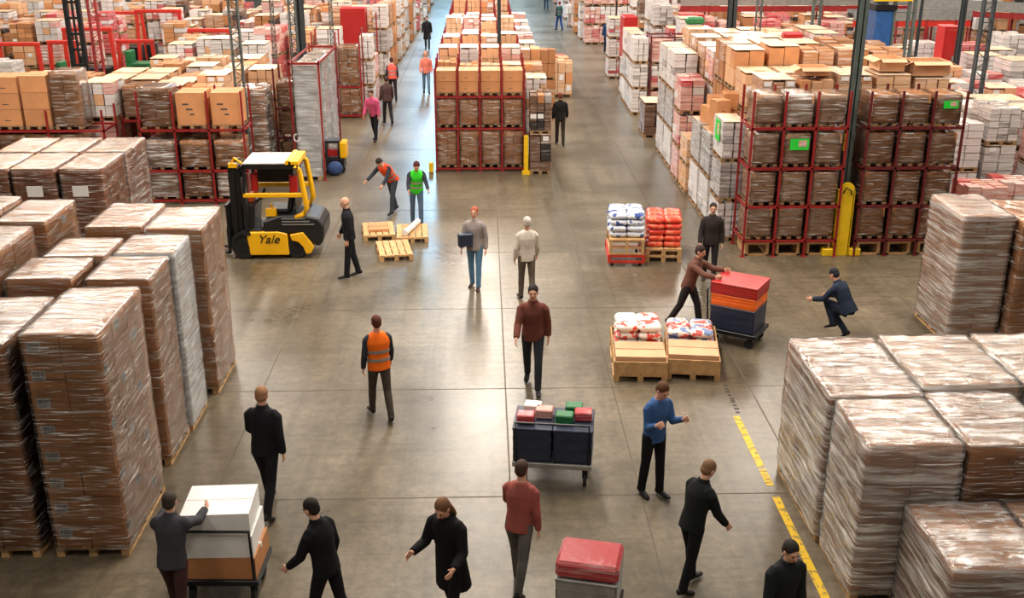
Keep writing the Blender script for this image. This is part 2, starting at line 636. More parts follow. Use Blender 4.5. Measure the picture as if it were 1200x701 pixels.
def carton_mb(w, d, h, mb=None, c=(0, 0, 0), m=0, mt=1, mi=2, tape=True, marks=0, rng=rnd):
    mb = mb or MB()
    x, y, z = c
    mb.box(x - w / 2, x + w / 2, y - d / 2, y + d / 2, z, z + h, m)
    e = 0.0015
    if tape:
        t = 0.026
        mb.box(x - w / 2 - e, x + w / 2 + e, y - t, y + t, z + h - 0.06, z + h + e, mt)
        mb.box(x - w / 2, x + w / 2, y - 0.002, y + 0.002, z + h + e, z + h + 2 * e, mi)
    if marks:
        # printed panel lines on the front
        for q in range(marks):
            zz = z + h * (0.3 + 0.16 * q)
            ww = w * rng.uniform(0.12, 0.3)
            xx = x + rng.uniform(-0.2, 0.2) * w
            mb.box(xx - ww / 2, xx + ww / 2, y - d / 2 - e, y - d / 2, zz, zz + h * 0.05, mi)
    return mb


def paper_label(w=0.16, h=0.12, seed=0):
    r = random.Random(seed)
    mb = MB()
    mb.box(-w / 2, w / 2, -0.003, 0, -h / 2, h / 2, 0)
    # dark print lines, too small to read in the photograph
    x = -w / 2 + 0.012
    while x < w / 2 - 0.014:
        t = r.uniform(0.003, 0.008)
        mb.box(x, x + t, -0.004, -0.003, -h * 0.1, h * 0.38, 1)
        x += t + r.uniform(0.004, 0.01)
    for k in range(2):
        mb.box(-w / 2 + 0.015, w / 2 - r.uniform(0.02, 0.06), -0.004, -0.003, -h * (0.25 + 0.14 * k) - 0.004, -h * (0.25 + 0.14 * k) + 0.002, 1)
    return mb.mesh('paper_label', [M['paper'], M['ink']])


LABELS = [paper_label(0.17, 0.13, s) for s in range(3)]


def wrap_mesh(w, d, z0, z1, seed=0, amp=0.012, step=0.07, mats=None, bulge=0.0, name='stretch_wrap', round_=0.03):
    """stretch film shell: a box of fine faces, creased by noise, with rounded corners"""
    bm = bmesh.new()
    hx, hy = w / 2, d / 2
    nx, ny, nz_ = max(2, int(w / step)), max(2, int(d / step)), max(2, int((z1 - z0) / step))

    def P(x, y, z):
        # round vertical and top edges
        r = round_
        dx = max(0, abs(x) - (hx - r))
        dy = max(0, abs(y) - (hy - r))
        dz = max(0, z - (z1 - r))
        q = math.sqrt(dx * dx + dy * dy + dz * dz)
        if q > r and q > 0:
            k = r / q
            x = math.copysign(min(abs(x), hx - r) + dx * k, x)
            y = math.copysign(min(abs(y), hy - r) + dy * k, y)
            z = min(z, z1 - r) + dz * k
        t = (z - z0) / (z1 - z0)
        bl = 1 + bulge * math.sin(PI * t)
        v = Vector((x * bl, y * bl, z))
        u = v * 1.0
        u.z = v.z * 5 + (v.y + v.x) * 2.2
        n1 = noise.noise(u * 1.9 + Vector((seed * 7.3, 0, 0)))
        n2 = noise.noise(v * 3.1 + Vector((0, seed * 3.7, 5)))
        nn = Vector((v.x / hx if abs(x) > hx - 0.05 else 0, v.y / hy if abs(y) > hy - 0.05 else 0, 1 if z > z1 - 0.05 else 0))
        if nn.length > 0:
            nn.normalize()
        return v + nn * (amp * (n1 + n2) + amp * 0.8)

    def grid(f, a, b, mi):
        vs_ = [[bm.verts.new(f(i / a, j / b)) for j in range(b + 1)] for i in range(a + 1)]
        for i in range(a):
            for j in range(b):
                fa = bm.faces.new((vs_[i][j], vs_[i + 1][j], vs_[i + 1][j + 1], vs_[i][j + 1]))
                fa.material_index = mi
                fa.smooth = True
    grid(lambda s, t: P(-hx + w * s, -hy, z0 + (z1 - z0) * t), nx, nz_, 0)
    grid(lambda s, t: P(-hx + w * s, hy, z0 + (z1 - z0) * t), nx, nz_, 0)
    grid(lambda s, t: P(hx, -hy + d * s, z0 + (z1 - z0) * t), ny, nz_, 0)
    grid(lambda s, t: P(-hx, -hy + d * s, z0 + (z1 - z0) * t), ny, nz_, 0)
    grid(lambda s, t: P(-hx + w * s, -hy + d * t, z1), nx, ny, 1)
    bmesh.ops.remove_doubles(bm, verts=bm.verts[:], dist=0.0005)
    bmesh.ops.recalc_face_normals(bm, faces=bm.faces[:])
    me = bpy.data.meshes.new(name)
    bm.to_mesh(me)
    bm.free()
    for mt in (mats or [M['film'], M['filmt']]):
        me.materials.append(mt)
    return me


CARTON_CACHE = {}


def carton_mesh(w, d, h, mat='card', marks=0, tape=True):
    k = (round(w, 3), round(d, 3), round(h, 3), mat, marks, tape)
    if k not in CARTON_CACHE:
        CARTON_CACHE[k] = carton_mb(w, d, h, marks=marks, tape=tape).mesh('carton', [M[mat], M['tape'], M['ink']], bevel=0.0)
    return CARTON_CACHE[k]


def near_stack(name, label, X0, X1, Y0, Y1, h, nx, ny, nz, mat='card', films=('film', 'filmt'), labels=True, lean=0.0, group=None, seed=1, z=0, cat='pallet load', palmat='wood', jit=0.006, amp=0.012, rotz=0.0, marks=0, toplit=False):
    r = random.Random(seed)
    w, d = X1 - X0, Y1 - Y0
    t = thing(name, label, cat, ((X0 + X1) / 2, (Y0 + Y1) / 2, z), rotz, group)
    part('pallet', pallet_mb(w * 0.99, d * 0.99).mesh('pallet', M[palmat]), t)
    gw, gd, gh = (w - 0.03) / nx, (d - 0.03) / ny, (h - 0.15) / nz
    for k in range(nz):
        ox, oy = r.uniform(-0.012, 0.012) * (nz < 8), r.uniform(-0.01, 0.01)
        for i in range(nx):
            for j in range(ny):
                if 0 < i < nx - 1 and 0 < j < ny - 1 and k < nz - 1:
                    continue
                x = -w / 2 + 0.015 + gw * (i + 0.5) + r.uniform(-jit, jit)
                y = -d / 2 + 0.015 + gd * (j + 0.5) + r.uniform(-jit, jit)
                x += lean * (k * gh) + ox
                y += oy
                c = part('carton', carton_mesh(gw - 0.012, gd - 0.012, gh - 0.006, mat, marks), t, (x, y, 0.146 + gh * k), R(r.uniform(-0.5, 0.5)))
                if labels and j == 0 and i == 0 and gh > 0.2:
                    part('paper_label', LABELS[(k + seed) % 3], c, (-gw * 0.5 + 0.14, -gd / 2 + 0.003, gh * 0.55))
                if labels and i == nx - 1 and gh > 0.2 and (j + k) % 2 == 0:
                    part('paper_label', LABELS[(k + j) % 3], c, (gw / 2 - 0.003, -gd * 0.5 + 0.16, gh * 0.6), rot=(0, 0, PI / 2))
    if toplit:
        q = MB()
        q.box(-w / 2 + 0.01, w / 2 - 0.01, -d / 2 + 0.01, d / 2 - 0.01, h - 0.002, h + 0.003)
        part('toplit_sheet', q.mesh('toplit_sheet', M['card2']), t)  # added paler sheet so the carton tops look brightly lit
    part('stretch_wrap', wrap_mesh(w + 0.012, d + 0.012, 0.1, h + 0.004, seed, amp=amp, mats=[M[films[0]], M[films[1]]]), t)
    return t


# ------------------------------------------------------------------ the big wrapped stacks on the left
NEARG = 'film wrapped carton stacks in the left foreground'
near_stack('wrapped_carton_stack', 'tall film wrapped brown carton stack in left foreground, white labels down its left front edge', -5.60, -4.66, 11.95, 13.62, 3.12, 2, 3, 8, seed=1)
near_stack('wrapped_carton_stack', 'film wrapped brown carton stack cut by the left frame edge beside the labelled foreground stack', -6.72, -5.80, 11.95, 13.60, 3.0, 2, 3, 7, seed=2, mat='card3')
near_stack('wrapped_carton_stack', 'plain caramel cartons stacked tall just behind the labelled left foreground stack', -5.66, -4.76, 14.33, 15.42, 2.98, 1, 2, 5, seed=3, labels=False)
near_stack('wrapped_carton_stack', 'tall carton stack under cloudy grey film between caramel stack and aisle corner stack', -5.62, -4.72, 15.46, 16.42, 3.0, 2, 2, 6, seed=4, films=('filmg', 'filmt'), labels=False)
near_stack('wrapped_carton_stack', 'caramel carton stack at the back aisle corner of the left foreground group, nearest the forklift', -5.56, -4.62, 16.80, 18.15, 2.98, 1, 2, 6, seed=5, labels=False)
near_stack('wrapped_carton_stack', 'film topped carton stack directly left of the back aisle corner stack', -6.56, -5.64, 16.95, 18.40, 2.98, 2, 2, 7, seed=6, labels=False)
near_stack('wrapped_carton_stack', 'low topped carton stack in second column of left group, crumpled film on top', -6.80, -5.86, 14.38, 15.35, 2.98, 1, 2, 6, seed=7, labels=False)
near_stack('wrapped_carton_stack', 'carton stack in second column of left group, just behind the crumpled film one', -6.66, -5.74, 15.40, 16.35, 2.98, 1, 2, 6, seed=8, labels=False)
near_stack('wrapped_carton_stack', 'tan carton stack with white label on its front, third column of the left group', -8.05, -7.22, 17.05, 18.40, 3.05, 1, 2, 6, seed=9, labels=True)
near_stack('wrapped_carton_stack', 'carton stack at far left edge, half hidden behind the tan labelled stack', -9.10, -8.18, 17.1, 18.5, 3.1, 1, 2, 6, seed=10, labels=False)
near_stack('wrapped_carton_stack', 'carton stack cut by left frame edge, in front of the tan labelled stack', -7.90, -6.98, 14.6, 16.0, 3.28, 1, 2, 6, seed=11, labels=False)
near_stack('wrapped_carton_stack', 'carton stack behind the low film-topped one at far left frame edge', -7.80, -6.90, 12.6, 14.3, 2.9, 1, 2, 6, seed=12, labels=False)

# second group: fine brown cartons behind, with white papers
for (a, b, lab, s) in ((-9.30, -8.36, 'reddish brown small-carton pallet block with single white paper, nearest the forklift mast', 21),
                       (-10.34, -9.40, 'brown small-carton pallet block with white papers, left of the single-paper block', 22),
                       (-11.36, -10.42, 'brown small-carton pallet block with a white paper at the left frame edge', 23)):
    t = near_stack('wrapped_carton_block', lab, a, b, 23.05, 24.6, 2.5, 3, 4, 9, mat='cardr', films=('film', 'filmt'), labels=False, seed=s, jit=0.012, toplit=True)
    part('paper_sheet', bpy.data.meshes.get('paper_sheet') or (lambda q: (q.box(-0.17, 0.17, -0.012, 0, -0.12, 0.12), q.mesh('paper_sheet', M['paper']))[1])(MB()), t, (0.05 * (s - 22), -0.80, 2.0))
    if s != 21:
        part('paper_sheet', bpy.data.meshes['paper_sheet'], t, (0.26, -0.80, 1.62))
    t2 = near_stack('wrapped_carton_block', lab.replace('with single white paper, nearest the forklift mast', 'reaching back behind the single-paper block').replace('with white papers, left of the single-paper block', 'directly behind the two-paper block').replace('with a white paper at the left frame edge', 'at left edge, behind the cut off block'), a + 0.04, b + 0.02, 24.65, 26.2, 2.52, 3, 4, 9, mat='cardr', films=('filmh' if s == 21 else 'film', 'filmt'), labels=False, seed=s + 10, jit=0.012, toplit=True)


# ------------------------------------------------------------------ racks and the loads in them
def rack(name, label, x0, y0, nb, pitch, depth, levels, ztop, detail=True, group=None, mat='redsteel', zlo=0.0, endx=False):
    """x0,y0 front left corner; levels = heights the loads stand on"""
    t = thing(name, label, 'rack', (x0, y0, 0), 0, group)
    W = nb * pitch
    pw = 0.05

    def post(mb, x, y):
        mb.box(x - pw / 2, x + pw / 2, y - pw / 2, y + pw / 2, 0, ztop)
        mb.box(x - 0.06, x + 0.06, y - 0.06, y + 0.06, 0, 0.012)

    def beam(mb, y, z):
        mb.box(-pw / 2, W + pw / 2, y - 0.025, y + 0.025, z - 0.07, z - 0.012)
        for i in range(nb * 3):   # bolt heads / clips
            mb.box(i * pitch / 3 + 0.08, i * pitch / 3 + 0.12, y - 0.03, y + 0.03, z - 0.012, z - 0.002)
    if detail:
        pm = MB()
        post(pm, 0, 0)
        pm = pm.mesh('upright', M[mat])
        bmm = MB()
        beam(bmm, 0, 0)
        bmm = bmm.mesh('beam', M[mat])
        sm = MB()
        sm.box(-0.02, 0.02, 0, depth, -0.07, -0.012)
        sm = sm.mesh('side_rail', M[mat])
        for i in range(nb + 1):
            for y in (0, depth):
                part('upright', pm, t, (i * pitch, y, 0))
            for z in levels:
                if z > 0.05:
                    part('side_rail', sm, t, (i * pitch, 0, z))
        for z in levels:
            if z > 0.05:
                for y in (0, depth):
                    part('beam', bmm, t, (0, y, z))
    else:
        mb = MB()
        for i in range(nb + 1):
            for y in (0, depth):
                post(mb, i * pitch, y)
            for z in levels:
                if z > 0.05:
                    mb.box(i * pitch - 0.02, i * pitch + 0.02, 0, depth, z - 0.07, z - 0.012)
        for z in levels:
            if z > 0.05:
                for y in (0, depth):
                    beam(mb, y, z)
        part('rack_frame', mb.mesh('rack_frame', M[mat]), t)
    return t


def bay_proto(w, d, h, kind, seed):
    """a film-wrapped half-pallet load as it sits in a rack bay: pallet, cartons, film"""
    r = random.Random(seed)
    t = bpy.data.objects.new('wrapped_bay_load', None)
    COL.objects.link(t)
    part('pallet', pallet_mb(w, d, h=0.1).mesh('pallet', M['wood_d']), t)
    spec = {'one': (1, 1, 1), 'two': (1, 2, 2), 'four': (2, 2, 2), 'fine': (2, 3, 5), 'three': (1, 2, 3), 'six': (2, 2, 3)}[kind[0]]
    nx, ny, nz = spec
    gw, gd, gh = w / nx, d / ny, (h - 0.1) / nz
    for k in range(nz):
        for i in range(nx):
            for j in range(ny):
                if j > 0 and k < nz - 1 and nx * ny * nz > 8:
                    continue
                part('carton', carton_mesh(gw - 0.012, gd - 0.012, gh - 0.008, kind[1], kind[3]), t,
                     (-w / 2 + gw * (i + 0.5) + r.uniform(-.006, .006), -d / 2 + gd * (j + 0.5) + r.uniform(-.006, .006), 0.102 + gh * k), R(r.uniform(-1, 1)))
    if kind[2]:
        part('stretch_wrap', wrap_mesh(w + 0.01, d + 0.01, 0.06, h + 0.003, seed, amp=0.008, step=0.12, mats=[M[kind[2]], M['filmt' if kind[2] != 'film' else 'film']]), t)
    return t


PROTO = {}
FIRST = set()


def bay_load(x, y, z, w, d, h, kind, seed, label, group=None, cat='pallet load'):
    key = (round(w, 3), round(d, 3), round(h, 3), kind, seed)
    if key not in PROTO:
        PROTO[key] = bay_proto(w, d, h, kind, seed)
        o = PROTO[key]
    else:
        o = copy_tree(PROTO[key])
    o.location = (x, y, z)
    tag(o, label, cat, group)
    return o


# ---- a far load is one mesh: pallets, goods, film, all small in the picture
FAR = {}


def far_mesh(kind, w, d, h, seed):
    key = (kind, round(w, 2), round(d, 2), round(h, 2), seed)
    if key in FAR:
        return FAR[key]
    r = random.Random(hash((kind, seed)) if False else seed * 77 + len(kind))
    mb = MB()
    pals = {'brown': ['card', 'card2', 'card3', 'wr_brown'], 'tan': ['card2', 'card', 'wr_tan', 'wr_tan'],
            'film': ['wr_brown', 'wr_tan', 'wr_white', 'card'], 'pink': ['wr_pink', 'wr_red', 'wr_white', 'wr_pink'],
            'white': ['wr_white', 'wr_white', 'wr_white', 'wr_grey'], 'red': ['wr_red', 'wr_red', 'wr_pink', 'wr_white'],
            'dark': ['wr_dark', 'wr_black', 'card3', 'wr_grey'], 'mixed': ['wr_white', 'card2', 'wr_pink', 'wr_brown']}[kind]
    mats = [M[p] for p in pals] + [M['wood_d'], M['tape'], M['paper'], M['gap'], M['sheet']]
    ntier = max(1, round(h / 1.05))
    th = h / ntier
    z = 0
    for tix in range(ntier):
        pallet_mb(w * 0.98, d * 0.98, mb, z=z, m=4, h=0.12)
        zz = z + 0.12
        hh = th - 0.12 - 0.01
        nl = r.choice((3, 4, 4, 5, 6)) if kind in ('film', 'pink', 'white', 'red', 'dark', 'mixed') else r.choice((2, 3, 3, 4))
        base = r.choice((0, 0, 1, 2, 3))
        nx, ny = r.choice(((2, 2), (2, 3), (2, 2), (3, 2), (3, 3)))
        for k in range(nl):
            for i in range(nx):
                for j in range(ny):
                    m = base if r.random() < 0.7 else r.randrange(4)
                    gw, gd, gh = w / nx, d / ny, hh / nl
                    cx = -w / 2 + gw * (i + 0.5) + r.uniform(-.012, .012)
                    cy = -d / 2 + gd * (j + 0.5) + r.uniform(-.012, .012)
                    top = (r.uniform(-0.05, 0.03) if k == nl - 1 else 0)
                    mb.box(cx - gw / 2 + 0.012, cx + gw / 2 - 0.012, cy - gd / 2 + 0.012, cy + gd / 2 - 0.012, zz + gh * k, zz + gh * (k + 1) - 0.014 + top, m)
                    if k == nl - 1 and r.random() < 0.6:
                        mb.box(cx - gw / 2 + 0.008, cx + gw / 2 - 0.008, cy - 0.025, cy + 0.025, zz + hh - 0.01 + top, zz + hh - 0.005 + top, 5)
                    if j == 0 and r.random() < 0.12:
                        mb.box(cx - 0.09, cx + 0.09, cy - gd / 2 - 0.002, cy - gd / 2 + 0.01, zz + gh * (k + 0.3), zz + gh * (k + 0.8), 6)
        z += th
        if r.random() < 0.6:
            mb.box(-w / 2 + 0.01, w / 2 - 0.01, -d / 2 + 0.01, d / 2 - 0.01, z - 0.012, z + 0.002, 8)  # added pale sheet, light on the load top put into colour
    FAR[key] = mb.mesh('far_load', mats)
    return FAR[key]


NAMES = {'brown': 'brown_carton_stack', 'tan': 'tan_carton_stack', 'film': 'film_wrapped_stack', 'pink': 'pink_parcel_stack',
         'white': 'white_parcel_stack', 'red': 'red_parcel_stack', 'dark': 'dark_parcel_stack', 'mixed': 'mixed_parcel_stack'}
LOOK = {'brown': 'brown carton stack', 'tan': 'pale tan carton stack', 'film': 'film wrapped carton stack', 'pink': 'pinkish wrapped parcel stack',
        'white': 'white wrapped parcel stack', 'red': 'red wrapped parcel stack', 'dark': 'dark wrapped parcel stack', 'mixed': 'mixed white and brown parcel stack'}


# ground kept clear for machines, columns and conveyors: (x, y, half width, half depth)
KEEP = []
MACHINES = [(27, 88, 45.5, 1.75, 2.35, True, 'red portal strapping machine with a green body at the far left edge'),
            (77, 84, 46.5, 1.2, 2.3, True, 'narrow red portal machine with tall green panel, second from the left edge'),
            (108, 80, 48.6, 2.2, 2.6, False, 'wide red portal machine around a dark mast in the upper left'),
            (160, 62, 50.0, 1.7, 1.9, True, 'red portal machine with low green and black body, middle of the upper left'),
            (190, 60, 52.5, 2.2, 3.0, False, 'tall red portal frame behind the green and black machine'),
            (248, 60, 48.0, 1.9, 2.6, True, 'red T shaped portal machine nearest the lattice column, upper left'),
            (145, 40, 56.0, 2.2, 2.6, False, 'red portal frame in the back rows at upper left')]
for (u, v, Yd, w_, h_, gr_, lab_) in MACHINES:
    KEEP.append((hz(u, v, Yd)[0], Yd + 0.5, w_ / 2 + 0.2, 0.9))
COLS = [
    (281, 100, 31.6, 'grey lattice column just left of the forklift roof, nearest left column', 0.16, True, 'greycol', 0.26),
    (352, 150, 34.9, 'thin grey lattice column behind the forklift roof', 0.12, True, 'greycol', 0.18),
    (354, 66, 38.6, 'thick dark column standing behind the tall white stacks on the left', 0.30, False, 'darkcol', None),
    (585, 60, 38.0, 'thin dark column rising out of the centre block', 0.13, False, 'darkcol', None),
    (855, 57, 37.5, 'thick dark column behind the carton tops at the right block', 0.28, False, 'darkcol', None),
    (886, 57, 38.6, 'thin grey lattice column right of the thick dark one', 0.12, True, 'greycol', 0.18),
    (953, 57, 37.5, 'broad grey lattice column over the middle of the right block', 0.2, True, 'greycol', 0.26),
    (1131, 190, 31.2, 'large grey lattice column at the far right beside pale stacks', 0.2, True, 'darkcol', 0.30),
    (1118, 90, 36.5, 'dark slim column left of the large right lattice column', 0.16, False, 'darkcol', None),
    (1076, 40, 40.4, 'slim dark post between the mast group and the red cabinet on the right', 0.09, False, 'darkcol', None),
    (390, 60, 40.6, 'slim lattice post over the left cross aisle racks', 0.08, True, 'greycol', 0.12),
    (322, 60, 36.6, 'very slim lattice post between the two near left columns', 0.07, True, 'greycol', 0.12)]
for c_ in COLS:
    KEEP.append((hz(c_[0], c_[1], c_[2])[0], c_[2], c_[4] / 2 + 0.1, c_[4] / 2 + 0.1))
KEEP += [(hz(93, 70, 44.5)[0], 45, 0.5, 0.7), (hz(116, 72, 43.5)[0], 43.5, 0.2, 0.2), (hz(1028, 104, 31.5)[0], 31.7, 0.85, 0.8), (-6.05, 51.5, 0.65, 0.6), (-5.2, 51.2, 0.3, 0.2),
         (6.45, 48.4, 0.35, 0.7), (9.2, 48.3, 0.55, 0.5), (hz(1106, 75, 37.8)[0], 37.8, 0.33, 0.4), (14.2, 50.5, 5.4, 0.55), (22.7, 48.4, 3.2, 2.4), (33, 52.5, 7.5, 0.6), (18, 46.0, 2.8, 0.5)]


PLACED = []


def top_under(x, y):
    hs = [(p[4], p) for p in PLACED if abs(p[0] - x) < p[2] / 2 + 0.1 and abs(p[1] - y) < p[3] / 2 + 0.1]
    return max(hs)[0] if hs else 0.0


def blocked(x, y, w, d):
    if any(abs(x - p[0]) < (w + p[2]) / 2 - 0.04 and abs(y - p[1]) < (d + p[3]) / 2 - 0.04 for p in PLACED):
        return True
    return any(abs(x - k[0]) < w / 2 + k[2] and abs(y - k[1]) < d / 2 + k[3] for k in KEEP)


def far_load(kind, x, y, w, d, h, label, group=None, seed=0, z=0.0, rotz=0.0):
    if blocked(x, y, w, d):
        return None
    PLACED.append((x, y, w, d, z + h))
    o = obj(NAMES[kind], far_mesh(kind, w, d, h, seed), None, (x, y, z), rotz)
    return tag(o, label, 'pallet load', group)
# ================================================================== centre block
CX0, CY0, CP = -1.50, 32.9, 0.685
rack('pallet_rack', 'red steel rack at the front of the centre block, four bays wide', CX0, CY0 - 0.02, 4, CP, 0.95, [0.12, 1.38, 2.36], 3.2)
lv = [(0.12, 1.16, ('fine', 'card', 'film', 0), 'ground'), (1.38, 0.90, ('two', 'card', 'film', 0), 'middle'), (2.36, 0.76, ('two', 'card', None, 1), 'top')]
for li, (z, h, kind, nm) in enumerate(lv):
    for b in range(4):
        bay_load(CX0 + CP * (b + 0.5), CY0 + 0.47, z, 0.6, 0.86, h, kind, 40 + (b % 2),
                 f'brown carton load on the {nm} level of the centre block front, {ordw(b + 1)} bay from left')
r = random.Random(3)
y = CY0 + 1.35
row = 2
while y < 60:
    kinds = r.choice((['brown', 'tan'], ['tan'], ['brown'], ['film', 'tan'], ['mixed', 'tan']))
    hrow = 2.95 + r.uniform(-0.25, 0.45) + (0.25 if row % 3 == 0 else 0)
    for b in range(4):
        k = r.choice(kinds)
        if row > 6 and r.random() < 0.35:
            k = r.choice(('white', 'pink', 'film'))
        far_load(k, CX0 + CP * (b + 0.5), y + 0.45, 0.60, 0.88, round(hrow + r.choice((0, 0, 0.05, -0.06)), 1),
                 f'{LOOK[k]} in the centre block, {ordw(row)} row, {ordw(b + 1)} bay from left', seed=r.randrange(5))
    if row % 2 == 0:
        rack('pallet_rack', f'red rack frame of the centre block standing at its {ordw(row)} row from front', CX0, y - 0.05, 4, CP, 1.0, [1.38, 2.36], 3.35, detail=False)
    y += 1.12 if row % 3 else 1.5
    row += 1
# floor stacks down the right side of the centre block
side = [(1.73, 32.95, 2.5, 'dark', 'dark brown wrapped stack just right of the slim yellow post guard'),
        (1.66, 34.3, 2.75, 'film', 'pale film wrapped stack second in line right of the centre block'),
        (1.60, 35.6, 3.0, 'film', 'film wrapped stack third in line right of the centre block'),
        (1.60, 37.2, 3.3, 'brown', 'brown carton stack fourth in line right of the centre block'),
        (2.42, 43.8, 2.4, 'brown', 'tall square brown carton stack standing right of the centre block beside black legs'),
        (1.60, 39.0, 3.0, 'tan', 'tan carton stack fifth in line right of the centre block'),
        (1.60, 41.0, 3.0, 'film', 'film wrapped stack sixth in line right of the centre block'),
        (1.60, 43.0, 3.1, 'pink', 'pinkish stack seventh in line right of the centre block'),
        (1.60, 45.2, 3.1, 'white', 'white stack eighth in line right of the centre block'),
        (1.60, 47.5, 3.1, 'mixed', 'mixed stack ninth in line right of the centre block'),
        (1.60, 50.0, 3.2, 'pink', 'pinkish stack tenth in line right of the centre block'),
        (3.35, 46.8, 1.5, 'tan', 'low whitish carton pallet standing in right aisle beyond the centre block'),
        (3.30, 48.4, 1.45, 'film', 'low film wrapped pallet behind the whitish one in right aisle')]
for x, y, h, k, lab in side:
    far_load(k, x, y, 0.66 if x < 2 else 0.95, 1.05, h, lab, seed=int(y) % 5)

t = thing('column_guard', 'slim yellow post guard at the front right corner of the centre block', 'guard', (1.285, 32.45, 0))
g = MB()
g.box(-0.07, 0.07, -0.06, 0.0, 0.0, 1.22)
g.box(-0.07, -0.05, -0.06, 0.1, 0.0, 1.2)
part('guard_shield', g.mesh('guard_shield', M['yellow'], bevel=0.01), t)
g = MB()
g.box(-0.12, 0.12, -0.1, 0.1, 0, 0.1)
part('guard_foot', g.mesh('guard_foot', M['yellow']), t)
g = MB()
g.box(-0.08, 0.06, -0.1, 0.1, 0, 0.3)
tag(obj('corner_guard', g.mesh('corner_guard', M['yellow'], bevel=0.02), None, (-1.66, 32.8, 0)), 'small yellow corner guard at the front left foot of the centre block', 'guard')

# ================================================================== right block (two racks with a yellow guarded column between)
RL = [0.42, 1.26, 2.18, 3.12]
RP = 0.735
rack('pallet_rack', 'dark red rack left of the yellow column guard, three bays wide', 6.14, 24.1, 3, RP, 1.05, RL, 3.93, mat='redsteel')
rack('pallet_rack', 'dark red rack right of the yellow column guard, three bays wide', 8.82, 24.1, 3, RP, 1.05, RL, 3.93, mat='darkred')
for side_, x0 in (('left', 6.14), ('right', 8.82)):
    for li, z in enumerate(RL):
        for b in range(3):
            mat = 'card2' if side_ == 'left' else 'card'
            kind = [('three', mat, 'film', 0), ('three', mat, 'filmh' if side_ == 'left' and li == 3 else 'film', 0), ('two', mat, 'film', 1)][(li + b) % 3]
            bay_load(x0 + RP * (b + 0.5), 24.1 + 0.52, z, 0.58, 0.9, 0.76 if li < 3 else 0.72, kind, 50 + (li + b) % 2,
                     f'brown carton load on {["lowest", "second", "third", "top"][li]} level of rack {side_} of yellow guard, {ordw(b + 1)} bay')
    for b in range(3):
        t = thing('empty_pallet', f'bare wooden pallet frame under the rack {side_} of the yellow guard, {ordw(b + 1)} bay', 'pallet', (x0 + RP * (b + 0.5), 24.62, 0))
        mbx = MB()
        for xx in (-0.28, 0.22):
            mbx.box(xx, xx + 0.06, -0.45, 0.45, 0.0, 0.28)
        for zz in (0.0, 0.28):
            mbx.box(-0.28, 0.28, -0.45, -0.35, zz, zz + 0.04)
            mbx.box(-0.28, 0.28, 0.35, 0.45, zz, zz + 0.04)
        part('pallet_frame', mbx.mesh('pallet_frame', M['wood']), t)
# lime green sheets stuck on two loads
for (x, y, z, w, h, lab) in ((6.14 + RP * 1.52, 24.10, 2.72, 0.44, 0.26, 'bright green printed sheet on the middle load left of the yellow guard'),
                             (8.82 + RP * 2.5, 24.10, 3.62, 0.34, 0.17, 'small bright green sheet on a top load right of the yellow guard'),
                             (5.745, 25.92, 2.7, 0.5, 0.5, 'lime green sheet on the aisle side of the corner stack')):
    mbx = MB()
    mbx.box(-w / 2, w / 2, -0.008, 0.0, -h / 2, h / 2, 0)
    mbx.box(-w * 0.05, w * 0.38, -0.011, -0.008, -h * 0.2, h * 0.35, 1)
    tag(obj('green_sheet', mbx.mesh('green_sheet', [M['lime'], M['wr_pink']]), None, (x, y - 0.02, z), 0 if x > 6 else -PI / 2), lab, 'sheet')
# rows behind the two front racks: tops near 3.9-4.3 m
r = random.Random(11)
for row in range(2, 10):
    yy = 24.1 + 1.32 * (row - 1) + (0.4 if row > 2 else 0)
    for b in range(14):
        xx = 7.02 + 0.92 * b
        if xx > 10.9 and row < 3:
            continue
        if xx > 13.5 + 0.2 * row:
            continue
        if row == 2 and b < 5:
            hh, k = 4.0 + r.uniform(-0.05, 0.12), r.choice(('tan', 'film'))
        elif row in (4, 5) and xx < 11.5:
            hh, k = 4.35 + r.uniform(-.08, .08), 'brown'
        elif row == 3:
            hh, k = 3.85, 'tan'
        else:
            hh, k = 4.0 + r.uniform(-0.15, 0.15), r.choice(('tan', 'film', 'mixed', 'film'))
        if xx > 11.3:
            hh, k = 2.8 + r.uniform(-.2, .3), r.choice(('white', 'pink', 'white', 'mixed'))
        if 8.3 < xx < 8.82 and row < 3:
            continue
        if 12.2 > xx > 10.9 and row in (3, 4):
            hh, k = 3.5, 'tan'
        far_load(k, xx, yy + 0.5, 0.82, 1.1, round(hh, 1), f'{LOOK[k]} behind the yellow guard racks, {ordw(row)} row, {ordw(b + 1)} from aisle', seed=r.randrange(5))
# aisle flank of the right block, X about 6
flank = [(6.05 - 0.02, 25.9, 0.55, 1.1, 3.0, 'white', 'crumpled pinkish white wrapped stack at the aisle corner of the right rack'),
         (6.18, 27.55, 0.75, 1.2, 2.35, 'white', 'clean white wrapped stack along the right aisle edge, cartons perched on it'),
         (6.18, 28.95, 0.75, 1.2, 2.35, 'white', 'second clean white wrapped stack along the right aisle edge'),
         (6.15, 30.45, 0.75, 1.1, 1.6, 'tan', 'single low tan carton stack at the right aisle edge between white stacks'),
         (6.12, 31.8, 0.7, 1.1, 3.1, 'pink', 'pinkish stack on the right aisle edge before the tall white one'),
         (6.2, 33.7, 0.72, 1.4, 3.6, 'white', 'tall white wrapped stack at right aisle edge, front one of two'),
         (6.2, 35.2, 0.72, 1.4, 3.6, 'white', 'tall white wrapped stack at right aisle edge, rear one of two'),
         (7.0, 33.4, 0.8, 1.2, 3.5, 'film', 'film wrapped stack beside the tall white ones, away from the aisle'),
         (6.1, 38.4, 0.8, 1.3, 1.25, 'dark', 'low dark wrapped pallet at right aisle edge before the framed block')]
for x, y, w, d, h, k, lab in flank:
    far_load(k, x, y, w, d, h, lab, seed=2)
